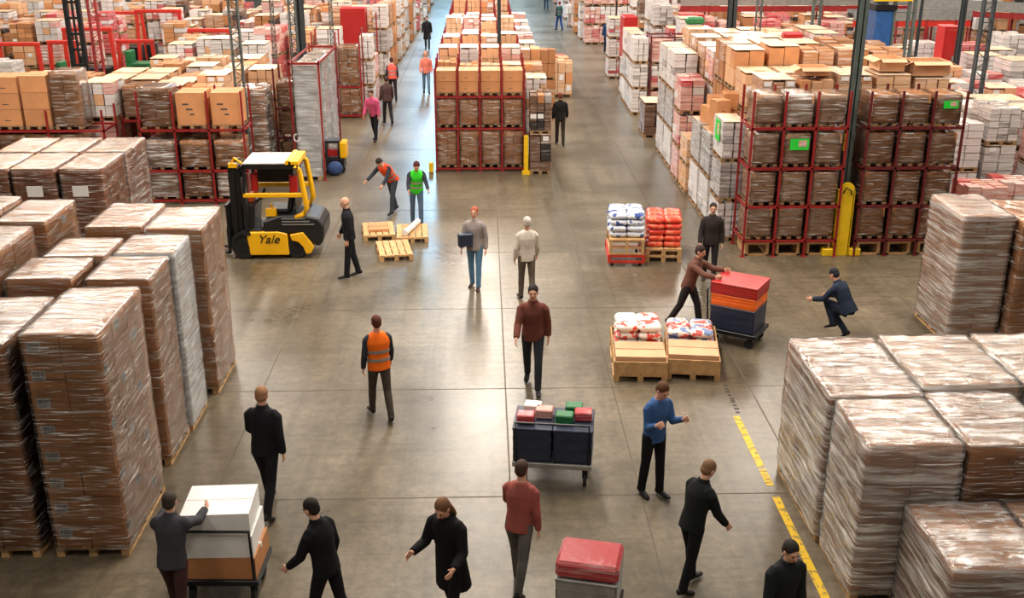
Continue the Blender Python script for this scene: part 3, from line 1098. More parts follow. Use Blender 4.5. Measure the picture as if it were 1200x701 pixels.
for i, (x, y, z, w, d, h, rz) in enumerate([(6.1, 27.3, 2.35, .42, .5, .42, .1), (6.45, 27.8, 2.35, .4, .5, .5, -.2), (6.2, 28.6, 2.35, .5, .6, .45, .25), (6.4, 29.3, 2.35, .42, .5, .6, 0),
                                           (6.1, 27.4, 2.78, .4, .4, .4, .3), (6.45, 27.9, 2.86, .38, .5, .42, -.1)]):
    tag(obj('carton', carton_mesh(w, d, h, 'card', 1), None, (x, y, z), rz),
        f'loose brown carton perched on the white wrapped aisle stacks, {["front low", "second low", "third low", "rear low", "front upper", "rear upper"][i]} one', 'box', 'loose cartons on the white aisle stacks')
# open cartons lying on top of the right hand rack
for i, (x, y, z, w, d, h) in enumerate([(10.6, 26.1, 4.12, 1.0, .8, .34), (9.9, 26.0, 4.12, .5, .7, .4), (11.3, 26.4, 4.0, .7, .7, .3)]):
    pass


def open_carton(x, y, z, w, d, h, lab, rz=0.0, fl=0.18):
    t = thing('open_carton', lab, 'box', (x, y, z), rz)
    b = MB()
    e = 0.008
    b.box(-w / 2, w / 2, -d / 2, d / 2, 0, e)
    b.box(-w / 2, w / 2, -d / 2, -d / 2 + e, 0, h)
    b.box(-w / 2, w / 2, d / 2 - e, d / 2, 0, h)
    b.box(-w / 2, -w / 2 + e, -d / 2, d / 2, 0, h)
    b.box(w / 2 - e, w / 2, -d / 2, d / 2, 0, h)
    part('box_body', b.mesh('box_body', M['card2']), t)
    for s, ax in ((1, 'x'), (-1, 'x'), (1, 'y'), (-1, 'y')):
        q = MB()
        q.box(-(d if ax == 'x' else w) / 2, (d if ax == 'x' else w) / 2, 0, fl, 0, e)
        if ax == 'x':
            part('flap', q.mesh('flap', M['card2']), t, (s * w / 2, 0, h), rot=(R(-25), 0, -s * PI / 2))
        else:
            part('flap', q.mesh('flap', M['card2']), t, (0, s * d / 2, h), rot=(R(-20), 0, 0 if s > 0 else PI))
    return t


for yb in (0,):
    X, Y = 10.70, 25.9
    open_carton(X, Y, top_under(X, Y) + 0.035, 0.9, 0.7, 0.34, 'open carton with flaps out lying on the rack right of the yellow guard')
    X, Y = 9.78, 26.0
    open_carton(X, Y, top_under(X, Y) + 0.035, 0.6, 0.8, 0.3, 'smaller open carton left of the other one above the right rack')
    X, Y = 7.94, 25.9
    open_carton(X, Y, top_under(X, Y) + 0.035, 0.7, 0.6, 0.2, 'open carton with a dark inside on top of the left guard rack')

# red parcels on the floor at the end of the right rack
b_ = 0
for x, y, w, d, h, k, lab in [(12.2, 25.3, 1.0, 1.0, 1.5, 'red', 'red wrapped parcel pallet beside the right end of the rack'),
                              (13.3, 25.9, 0.95, 1.0, 1.45, 'red', 'low red parcel pallet behind the one at the rack end'),
                              (13.6, 28.6, 1.0, 1.1, 1.9, 'red', 'red parcel pallet behind the lattice column on the right'),
                              (12.4, 28.4, 1.0, 1.1, 2.6, 'pink', 'pinkish stack just behind the red parcels at the rack end')]:
    far_load(k, x, y, w, d, h, lab, seed=1)
# pale stacks at the right frame edge
r = random.Random(5)
n = 0
for iy, yy in enumerate((28.2, 29.6, 31.0, 32.6, 34.2, 36.0, 38.0)):
    for ix in range(7):
        xx = 14.6 + ix * 1.12 + (0.3 if iy % 2 else 0) - (0.0 if yy < 33 else 0.3)
        if yy < 30 and xx < 15.2:
            continue
        u = 600 + F * xx / (yy * math.cos(TILT) + 8 * math.sin(TILT))
        if u > 1290:
            continue
        k = r.choice(('white', 'pink', 'white', 'white', 'red' if iy > 2 else 'white', 'mixed'))
        n += 1
        far_load(k, xx, yy, 1.0, 1.15, round(2.5 + r.uniform(-0.3, 0.5), 1), f'{LOOK[k]} by right frame edge, {ordw(iy + 1)} row, {ordw(ix + 1)} from lattice column', seed=r.randrange(5), rotz=r.uniform(-.05, .05))

# ================================================================== left block
LY = 29.2
zA = hz(90, 152, LY)[1]
LP = 0.94
LL = [0.14, 1.05, zA]
# three bay part
rack('pallet_rack', 'red rack of three narrow bays left of the forklift', -9.42, LY, 3, LP, 1.05, [0.14, 0.98, zA], 3.15)
names = ['lowest', 'middle', 'top']
kA = [[('fine', 'card3', 'filmh', 0), ('six', 'card3', 'film', 0), ('six', 'card3', 'filmh', 0)],
      [('fine', 'card3', 'filmh', 0), ('one', 'card', 'film', 3), ('one', 'card', 'film', 3)],
      [('fine', 'card3', 'film', 0), ('one', 'card', None, 3), ('one', 'card', None, 3)]]
for li, z in enumerate([0.14, 0.98, zA]):
    for b in range(3):
        h = [0.76, 0.80, 0.98][li]
        if li == 2 and b == 0:
            h = 1.12
        bay_load(-9.42 + LP * (b + 0.5), LY + 0.52, z, 0.78, 0.9, h, kA[li][b], 60 + li,
                 f'carton load on {names[li]} level of three bay rack left of forklift, {ordw(b + 1)} bay')
# wide part left of it
rack('pallet_rack', 'wide red rack at the left frame edge, carrying tall carton loads', -14.9, LY, 3, 1.5, 1.05, [0.14, zA], 2.65)
xs = [-14.5, -13.8, -13.05, -12.25, -11.45]
for i, x in enumerate(xs):
    h = [0.95, 0.85, 1.42, 1.45, 1.55][i]
    bay_load(x + 0.1, LY + 0.52, zA, 0.72, 0.9, h, [('three', 'card', None, 1), ('three', 'card', None, 0), ('three', 'card', None, 1), ('three', 'card', None, 0), ('fine', 'card', 'film', 0)][i], 70 + i,
             f'tall brown carton load on the wide left rack, {ordw(i + 1)} from the left')
    bay_load(x + 0.1, LY + 0.52, 0.14, 0.72, 0.9, zA - 0.3, ('fine', 'card3', 'film', 0), 76 + i % 2,
             f'reddish carton load under the shelf of the wide left rack, {ordw(i + 1)} from the left')
rack('pallet_rack', 'short red rack frame between the wide left rack and the three bay rack', -10.36, LY + 1.5, 1, 0.9, 1.0, [0.14, 2.1], 2.2)
bay_load(-9.9, LY + 2.0, 0.14, 0.78, 0.9, 1.3, ('fine', 'card3', 'film', 0), 80, 'carton load with a tan lid in the gap between the two left racks')
bay_load(-9.9, LY + 2.0, 2.1, 0.78, 0.9, 0.95, ('six', 'card', 'film', 0), 81, 'carton load with white papers above the gap between the two left racks')
# rows behind
r = random.Random(21)
for row in range(2, 8):
    yy = LY + 1.25 * (row - 1) + 0.5
    for b in range(12):
        xx = -7.0 - 0.96 * b
        if row > 3 and b > 5 - (row - 3):
            continue
        if row > 2 and b > 6:
            continue
        if row == 2 and b == 3:
            continue
        if row <= 4 and xx > -7.5:
            continue
        hh = 3.05 + r.uniform(-0.12, 0.18)
        k = r.choice(('tan', 'brown', 'tan', 'film', 'mixed'))
        far_load(k, xx, yy, 0.86, 1.12, round(hh, 1), f'{LOOK[k]} behind the left racks, {ordw(row)} row, {ordw(b + 1)} from main aisle', seed=r.randrange(5))
# by the main aisle: crumpled white stack, dark shelf, tall white wrapped wall
near_stack('wrapped_messy_stack', 'crumpled white and brown wrapped stack standing behind the forklift', -7.35, -6.5, 31.9, 32.9, 2.75, 2, 2, 5, mat='card3', films=('filmh', 'filmh'), labels=False, seed=33, amp=0.05)
rack('pallet_rack', 'dark rack frame between the crumpled white stack and the tall white loads', -6.42, 33.0, 1, 0.9, 1.0, [0.14, 1.1, 2.0], 3.2, mat='darkred')
for li, z in enumerate((0.14, 1.1, 2.0)):
    bay_load(-5.97, 33.5, z, 0.78, 0.9, 0.8, ('fine', 'card3', 'film', 0), 90 + li, f'brown carton load on the {names[li]} level of the dark rack frame behind the forklift')
for i, y in enumerate((31.9, 33.15, 34.4)):
    near_stack('white_wrapped_stack', f'tall white film wrapped stack at the left aisle edge, {["nearest of three, behind forklift roof", "middle of three", "farthest of three"][i]}', -5.62 + 0.05 * i, -4.98 + 0.05 * i, y, y + 1.2, 3.45, 1, 2, 4, mat='card2', films=('filmg', 'filmt'), labels=False, seed=40 + i, amp=0.03)
rack('pallet_rack', 'red post frame around the tall white stacks at left aisle edge', -5.70, 31.78, 1, 0.86, 3.9, [3.55], 3.6)

# ---- left block beyond the cross aisle
rack('pallet_rack', 'red rack with reddish cartons beyond the left cross aisle', -6.55, 41.7, 2, 0.9, 1.0, [0.14, 1.25], 3.3)
for li, z in enumerate((0.14, 1.25)):
    for b in range(2):
        bay_load(-6.55 + 0.9 * (b + 0.5), 42.2, z, 0.78, 0.9, 1.0 if li == 0 else 1.5, ('fine', 'card', 'film', 0), 95 + li, f'reddish carton load on the {["lower", "upper"][li]} level beyond the left cross aisle, {["left", "right"][b]} bay')
tagk = 0
flankL = [(-4.65, 43.6, .5, 1.1, 3.0, 'white'), (-4.85, 45.6, .8, 1.2, 2.0, 'mixed'), (-4.9, 52.6, .7, 1.2, 3.3, 'white'), (-4.85, 54.2, .7, 1.2, 3.3, 'film'), (-4.8, 56, .7, 1.2, 3.2, 'tan'), (-4.75, 58, .8, 1.2, 3.3, 'white'),
          (-4.7, 60, .8, 1.2, 3.3, 'film'), (-4.65, 62.5, .8, 1.2, 3.4, 'white'), (-4.6, 66, .8, 1.2, 3.2, 'brown'), (-4.6, 68.5, .8, 1.2, 3.2, 'white'), (-4.5, 71.5, .8, 1.2, 3.2, 'pink'), (-4.5, 75, .8, 1.2, 3.2, 'film'),
          (-4.4, 79, .8, 1.2, 3.2, 'white'), (-4.4, 84, .8, 1.2, 3.2, 'brown'), (-4.4, 90, .8, 1.2, 3.2, 'white')]
for i, (x, y, w, d, h, k) in enumerate(flankL):
    far_load(k, x, y, w, d, h, f'{LOOK[k]} lining far left edge of left aisle, {ordw(i + 1)} from camera', seed=i % 5)
flankR = [(6.12, 42.6, .6, 1.1, 3.0, 'white'), (6.15, 43.9, .6, 1.1, 3.0, 'white'), (6.15, 45.2, .6, 1.1, 3.0, 'white'), (6.95, 42.6, .78, 1.1, 2.95, 'pink'), (7.85, 42.6, .78, 1.1, 2.95, 'pink'),
          (6.2, 46.8, .5, .9, 1.6, 'white'), (6.3, 51.8, .8, 1.2, 2.8, 'pink'), (6.4, 64.8, .9, 1.2, 3.3, 'pink'), (7.3, 64.8, .9, 1.2, 3.3, 'pink'), (8.3, 64.8, .9, 1.2, 3.3, 'pink'), (6.3, 67, .9, 1.2, 3.3, 'white'),
          (6.2, 70, .9, 1.2, 3.3, 'brown'), (6.2, 74, .9, 1.2, 3.3, 'pink'), (6.2, 79, .9, 1.2, 3.3, 'white'), (6.2, 85, .9, 1.2, 3.3, 'film'), (6.2, 91, .9, 1.2, 3.3, 'pink')]
for i, (x, y, w, d, h, k) in enumerate(flankR):
    far_load(k, x, y, w, d, h, f'{LOOK[k]} lining right side of right aisle, {ordw(i + 1)} beyond the racks', seed=i % 5)
rack('pallet_rack', 'brown post frame around pinkish stacks at the right aisle, whitish top bar', 6.5, 42.0, 2, 0.9, 1.2, [3.05], 3.1, mat='darkred')
# far end of the centre block up the picture
for i in range(10):
    yy = 61 + i * 3.0
    for b in range(3):
        k = r.choice(('tan', 'pink', 'white', 'film'))
        far_load(k, -1.1 + 0.95 * b, yy, .9, 1.2, 3.1, f'{LOOK[k]} in farthest centre block part, {ordw(i + 1)} row, {ordw(b + 1)} from left', 'far centre stacks', seed=r.randrange(5))

# ================================================================== fields of stacks far left and far right
r = random.Random(31)


def field(side, x_from, x_to, ys, kinds, skip, hrange=(2.2, 3.3)):
    for iy, yy in enumerate(ys):
        n = 0
        x = x_from
        while (x < x_to) if x_to > x_from else (x > x_to):
            n += 1
            u = 600 + F * x / (yy * math.cos(TILT) + 5 * math.sin(TILT))
            if -40 < u < 1240 and not skip(x, yy) and r.random() < 0.93:
                k = r.choice(kinds)
                h = round(r.uniform(*hrange), 1)
                far_load(k, x, yy, 0.95, 1.1, h, f'{LOOK[k]} in {side} background, {ordw(iy + 1)} row back, {ordw(n)} from aisle', f'background stacks on the {side}', seed=r.randrange(5))
            x += 1.12 if x_to > x_from else -1.12
            if n % 7 == 6:
                x += 0.7 if x_to > x_from else -0.7


def skipL(x, y):
    if y < 47.5 and x < -13.5:
        return True
    if 47 <= y < 50 and x > -8:
        return True
    if y < 47 and -14 < x < -9.5 and int(x * 3) % 3 == 0:
        return True
    return y < 44 and x > -7.6


field('left', -6.3, -36, (41.0, 43.5, 45.0, 49.4, 50.8, 53.0, 54.4, 56.8, 58.2, 61, 63.6, 66.5), ('white', 'film', 'mixed', 'pink', 'dark', 'mixed', 'film', 'brown', 'red'), skipL)


def skipR(x, y):
    if y < 43.5 and x < 9:
        return True
    if 47 < y < 51 and x < 7.5:
        return True
    return False


field('right', 8.8, 38, (41.0, 42.5, 45.2, 46.7, 49.4, 51.0, 54.0, 56.0, 59.0, 62.0, 65.0), ('white', 'film', 'mixed', 'pink', 'dark', 'pink', 'red', 'brown'), skipR, (2.4, 3.4))
# ================================================================== columns and posts
def ibeam(mb, x, y, z0, z1, w, m=0):
    t = w * 0.14
    mb.box(x - w / 2, x + w / 2, y - w / 2, y - w / 2 + t, z0, z1, m)
    mb.box(x - w / 2, x + w / 2, y + w / 2 - t, y + w / 2, z0, z1, m)
    mb.box(x - t / 2, x + t / 2, y - w / 2, y + w / 2, z0, z1, m)


def column(name, lab, X, Y, w, ztop=9.0, mat='greycol', lattice=False, wide=None):
    t = thing(name, lab, 'column', (X, Y, 0))
    mb = MB()
    if not lattice:
        ibeam(mb, 0, 0, 0, ztop, w)
        part('column_shaft', mb.mesh('column_shaft', M[mat]), t)
    else:
        ww = wide or w
        c = w * 0.26
        for s in (-1, 1):
            mb.box(s * ww / 2 - c / 2, s * ww / 2 + c / 2, -w / 2, w / 2, 0, ztop)
        part('column_shaft', mb.mesh('column_shaft', M[mat]), t)
        mb = MB()
        z = 0.1
        k = 0
        st = ww * 0.9
        while z < ztop - st:
            a, b = (-ww / 2, ww / 2) if k % 2 == 0 else (ww / 2, -ww / 2)
            mb.tube([(a, -w * .3, z), (b, -w * .3, z + st)], 0.014, 4)
            mb.tube([(-ww / 2, -w * .3, z), (ww / 2, -w * .3, z)], 0.012, 4)
            z += st
            k += 1
        part('lattice_bracing', mb.mesh('lattice_bracing', M[mat]), t)
    b = MB()
    b.box(-w * 0.8, w * .8, -w * .8, w * .8, 0, 0.02)
    part('base_plate', b.mesh('base_plate', M[mat]), t)
    return t


# yellow guarded column of the right rack
cx, cy = 8.55, 24.55
column('steel_column', 'grey green steel column rising behind the yellow guard between the right racks', cx, cy, 0.2)
t = thing('column_guard', 'tall yellow column guard between the two right racks', 'guard', (8.52, 24.18, 0))
g = MB()
n = 10
poly = [(-0.17, 0.0), (0.17, 0.0)] + [(0.17 * math.cos(PI * k / n), 1.62 + 0.17 * math.sin(PI * k / n)) for k in range(n + 1)]
g.prism([(a, b) for a, b in poly], -0.04, 0.0, axis='y')
g.box(-0.19, -0.15, -0.04, 0.16, 0, 1.6)
g.box(0.15, 0.19, -0.04, 0.16, 0, 1.6)
part('guard_shield', g.mesh('guard_shield', M['yellow']), t)
for s in (-0.33, 0.33):
    g = MB()
    g.box(s - 0.13, s + 0.13, -0.1, 0.1, 0, 0.18)
    part('guard_foot', g.mesh('guard_foot', M['yellow'], bevel=0.015), t)
g = MB()
g.tube([(-0.1, -0.05, 1.55), (-0.05, -0.09, 1.68), (0.08, -0.09, 1.6), (0.1, -0.05, 1.5)], 0.018, 6)
part('black_strap', g.mesh('black_strap', M['black']), t)
g = MB()
g.tube([(8.40, 24.4, 1.7), (8.42, 24.42, 3.2), (8.38, 24.42, 4.5), (8.40, 24.42, 9)], 0.015, 6, 0)
g.tube([(8.40, 24.38, 2.5), (8.41, 24.38, 2.9)], 0.028, 6, 1)
tag(obj('hanging_cable', g.mesh('hanging_cable', [M['black'], M['yellow']])), 'dark cable with a yellow sleeve running down beside the guarded column', 'cable')
# pair of thin posts left of the guarded column and lattice mast group right of it
for (u, v, Yd, lab, w, lat, mat, wide) in COLS:
    X, Z = hz(u, v, Yd)
    column('steel_column', lab, X, Yd, w, 8.5, mat, lat, wide)
# white hooks hanging beside two left columns
for (u, v, Yd, lab) in [(291, 172, 31.0, 'white hook hanging behind the forklift mast'), (348, 163, 31.4, 'white hook hanging above the forklift roof')]:
    X, Z = hz(u, v, Yd)
    g = MB()
    g.tube([(0, 0, 4.5), (0, 0, 0.12)], 0.012, 6, 0)
    g.tube([(0, 0, 0.14)] + [(0.09 * math.sin(a), 0, 0.04 - 0.09 * math.cos(a) + 0.02) for a in [R(k) for k in (200, 240, 280)]] +
           [(0.09 * math.sin(a), 0, 0.02 - 0.09 * math.cos(a)) for a in [R(k) for k in (320, 360, 400, 440, 470)]], 0.018, 6, 1)
    tag(obj('lifting_hook', g.mesh('lifting_hook', [M['blackm'], M['white']]), None, (X, Yd, Z)), lab, 'hook')

# mast group with blue cabinet over the right rack
X, Y = px(1028, 105, 4.0)
X, Z = hz(1028, 104, 31.5)
t = thing('reach_truck', 'tall truck mast with a blue cab standing behind the right hand rack', 'forklift', (X, 31.5, 0))
g = MB()
g.box(-0.55, 0.35, -0.4, 0.9, 0.15, 2.6)
part('chassis', g.mesh('chassis', M['blackm'], bevel=0.03), t)
g = MB()
g.box(-0.45, 0.05, -0.45, 0.35, 2.6, 5.05)
part('cab', g.mesh('cab', M['blue'], bevel=0.03), t)
g = MB()
g.box(-0.5, 0.12, -0.5, 0.4, 5.05, 5.2)
g.box(-0.55, 0.55, -0.46, -0.40, 5.3, 5.38, 1)
part('cab_roof', g.mesh('cab_roof', [M['blackm'], M['yellow']]), t)
for s in (0.10, 0.52, 0.68):
    g = MB()
    g.box(s - 0.035, s + 0.035, -0.42, -0.3, 0.0, 8.4)
    part('mast_rail', g.mesh('mast_rail', M['greycol']), t)
g = MB()
for k in range(34):
    g.box(0.1, 0.68, -0.39, -0.36, 0.6 + k * 0.23, 0.625 + k * 0.23)
part('mast_ladder', g.mesh('mast_ladder', M['greycol']), t)
g = MB()
g.box(-0.32, 0.0, -0.1, 0.2, 5.2, 8.4)
part('mast_column', g.mesh('mast_column', M['darkcol']), t)
for s in (-0.4, 0.25):
    g = MB()
    g.tube([(s, -0.45, 0.16), (s, -0.3, 0.16)], 0.16, 16)
    part('wheel', g.mesh('wheel', M['rubber']), t)

# ================================================================== red cabinets and doors
def cabinet(lab, X, Y, w, d, h, mat='redpanel', legs=True, name='red_cabinet', rz=0.0):
    t = thing(name, lab, 'cabinet', (X, Y, 0), rz)
    g = MB()
    z0 = 0.5 if legs else 0.05
    g.box(-w / 2, w / 2, -d / 2, d / 2, h * 0.45, h)
    part('cabinet_body', g.mesh('cabinet_body', M[mat], bevel=0.02), t)
    g = MB()
    g.box(-w / 2 + 0.08, w / 2 - 0.08, -d / 2 - 0.025, -d / 2, h * 0.48, h - 0.12)
    dd = part('door', g.mesh('door', M[mat], bevel=0.008), t)
    g = MB()
    g.box(w / 2 - 0.2, w / 2 - 0.14, -d / 2 - 0.06, -d / 2 - 0.025, h * 0.66, h * 0.74)
    part('door_handle', g.mesh('door_handle', M['steel']), dd)
    g = MB()
    for sx in (-1, 1):
        for sy in (-1, 1):
            g.box(sx * (w / 2 - 0.04) - 0.04, sx * (w / 2 - 0.04) + 0.04, sy * (d / 2 - 0.04) - 0.04, sy * (d / 2 - 0.04) + 0.04, 0, h * 0.45)
    for zz in (0.18, h * 0.3):
        g.box(-w / 2, w / 2, -d / 2, d / 2, zz, zz + 0.05)
    g.box(-w / 2 + .08, w / 2 - .08, d / 2 - .1, d / 2 - .05, 0.2, h * 0.45)
    part('cabinet_stand', g.mesh('cabinet_stand', M['darkred']), t)
    return t


X, Y = px(434, 85, 0)
cabinet('bright red metal cabinet on legs at the left aisle, ladder rack beside it', -6.05, 51.5, 1.15, 1.0, 3.3)
t = thing('ladder_rack', 'narrow red rung ladder frame right of the red left aisle cabinet', 'ladder', (-5.2, 51.2, 0))
g = MB()
for s in (-0.22, 0.22):
    g.box(s - 0.03, s + 0.03, -0.03, 0.03, 0, 3.1)
part('ladder_rail', g.mesh('ladder_rail', M['redsteel']), t)
g = MB()
for k in range(9):
    g.box(-0.2, 0.2, -0.03, 0.03, 0.25 + 0.33 * k, 0.31 + 0.33 * k)
part('ladder_rung', g.mesh('ladder_rung', M['wood']), t)
cabinet('tall red panel cabinet at the right aisle edge behind the framed stacks', 6.45, 48.4, 0.6, 1.3, 3.2)
cabinet('red machine cabinet among pinkish stacks right of the right aisle', 9.2, 48.3, 1.0, 0.9, 3.3)
X, Z = hz(1106, 75, 37.8)
cabinet('upright red cabinet between wrapped stacks near the right frame edge', X, 37.8, 0.55, 0.7, 3.9)

# ================================================================== conveyors far right
def conveyor(lab, p0, p1, w, z, legs=4, side='redsteel'):
    a, b = Vector((p0[0], p0[1], 0)), Vector((p1[0], p1[1], 0))
    L = (b - a).length
    ang = math.atan2(b.y - a.y, b.x - a.x)
    t = thing('conveyor', lab, 'conveyor', (a.x, a.y, 0), ang)
    g = MB()
    g.box(0, L, -w / 2, w / 2, z - 0.05, z)
    part('belt', g.mesh('belt', M['blackm']), t)
    for s in (-1, 1):
        g = MB()
        g.box(0, L, s * (w / 2 + 0.03) - 0.03, s * (w / 2 + 0.03) + 0.03, z - 0.22, z + 0.14)
        part('side_frame', g.mesh('side_frame', M['steel']), t)
    g = MB()
    g.box(0, L, -w / 2 - 0.02, -w / 2 + 0.02, z - 0.5, z - 0.25)
    part('side_panel', g.mesh('side_panel', M[side]), t)
    for k in range(legs):
        g = MB()
        x = L * (k + 0.5) / legs
        for s in (-1, 1):
            g.box(x - 0.04, x + 0.04, s * w / 2 - 0.04, s * w / 2 + 0.04, 0, z - 0.2)
        g.box(x - 0.03, x + 0.03, -w / 2, w / 2, z * 0.5, z * 0.5 + 0.06)
        part('leg_frame', g.mesh('leg_frame', M['redsteel']), t)
    return t


conveyor('long grey conveyor with red side panels high over the right background', (9.0, 50.5), (19.5, 50.5), 0.9, 3.7)
conveyor('sloping run of grey conveyor at the upper right crossing behind the columns', (19.8, 50.2), (25.5, 46.6), 0.9, 3.6, side='redsteel')
conveyor('grey conveyor along the upper right edge of the picture', (25.8, 52.5), (40, 52.5), 1.0, 3.5, side='steel')
conveyor('grey conveyor right of the mast group in the upper right background', (15.5, 46.0), (20.5, 46.0), 0.8, 3.5, side='orangered')

# ================================================================== packing machines upper left
def portal(lab, X, Y, w, h, green=True, rz=0.0, mat='orangered'):
    t = thing('strapping_machine', lab, 'machine', (X, Y, 0), rz)
    for s in (-1, 1):
        g = MB()
        g.prism([(s * w / 2 - 0.07, 0), (s * w / 2 + 0.07, 0), (s * (w / 2 - 0.1) + 0.07, h), (s * (w / 2 - 0.1) - 0.07, h)], -0.09, 0.09, axis='y')
        part('portal_post', g.mesh('portal_post', M[mat]), t)
    g = MB()
    g.box(-w / 2, w / 2, -0.1, 0.1, h - 0.02, h + 0.14)
    part('portal_beam', g.mesh('portal_beam', M[mat], bevel=0.02), t)
    g = MB()
    g.box(-w * 0.36, w * 0.30, 0.15, 1.1, 0.1, 0.95)
    g.box(-w * 0.36, -w * 0.2, 0.15, 0.9, 0.95, 1.5)
    bd = part('machine_body', g.mesh('machine_body', M['green' if green else 'blackm'], bevel=0.03), t)
    g = MB()
    g.box(-w * 0.15, w * 0.2, 0.12, 0.15, 0.35, 0.85)
    part('control_panel', g.mesh('control_panel', M['black']), bd)
    g = MB()
    g.box(-w * 0.45, w * 0.4, 0.1, 1.2, 0.0, 0.1)
    part('machine_base', g.mesh('machine_base', M['blackm']), t)
    return t


for (u, v, Yd, w, h, gr, lab) in MACHINES:
    X, Z = hz(u, v, Yd)
    portal(lab, X, Yd, w, h, gr)
# dark mast upper left
X, Z = hz(93, 70, 44.5)
t = thing('lift_mast', 'tall black double lift mast standing at the upper left', 'mast', (X, 44.5, 0))
for s in (-0.25, 0.25):
    g = MB()
    g.box(s - 0.08, s + 0.08, -0.1, 0.1, 0, 6.5)
    part('mast_rail', g.mesh('mast_rail', M['blackm']), t)
g = MB()
for k in range(10):
    g.box(-0.2, 0.2, -0.04, 0.04, 0.4 + 0.62 * k, 0.5 + 0.62 * k)
g.tube([(0, 0, 0.3), (0, 0, 6.4)], 0.05, 8)
part('cross_member', g.mesh('cross_member', M['black']), t)
g = MB()
g.box(-0.45, 0.45, 0.1, 1.0, 0.08, 0.9)
part('mast_base', g.mesh('mast_base', M['blackm'], bevel=0.03), t)
X, Z = hz(116, 72, 43.5)
column('red_lattice_post', 'slim red lattice post right of the black mast at upper left', X, 43.5, 0.2, 6.5, 'redsteel', True, 0.3)
X, Z = hz(8, 92, 41.0)
far_load('white', X, 41.0, 1.0, 1.1, 2.4, 'white brick-like stack on a blue base at the left frame edge', seed=1)
# blue container lids and bits
for (u, v, Yd, mat, nm, lab) in [(812, 60, 36.2, 'green', 'green_crate', 'small green crate on stacks near the upper right aisle'), (926, 66, 33.6, 'redpanel', 'red_bag', 'bright red bag lying on the carton tops of the right block')]:
    X, Z = hz(u, v, Yd)
    g = MB()
    g.box(-0.3, 0.3, -0.2, 0.2, 0, 0.24)
    tag(obj(nm, g.mesh(nm, M[mat], bevel=0.06), None, (X, Yd, top_under(X, Yd) + 0.03)), lab, nm.split('_')[1])

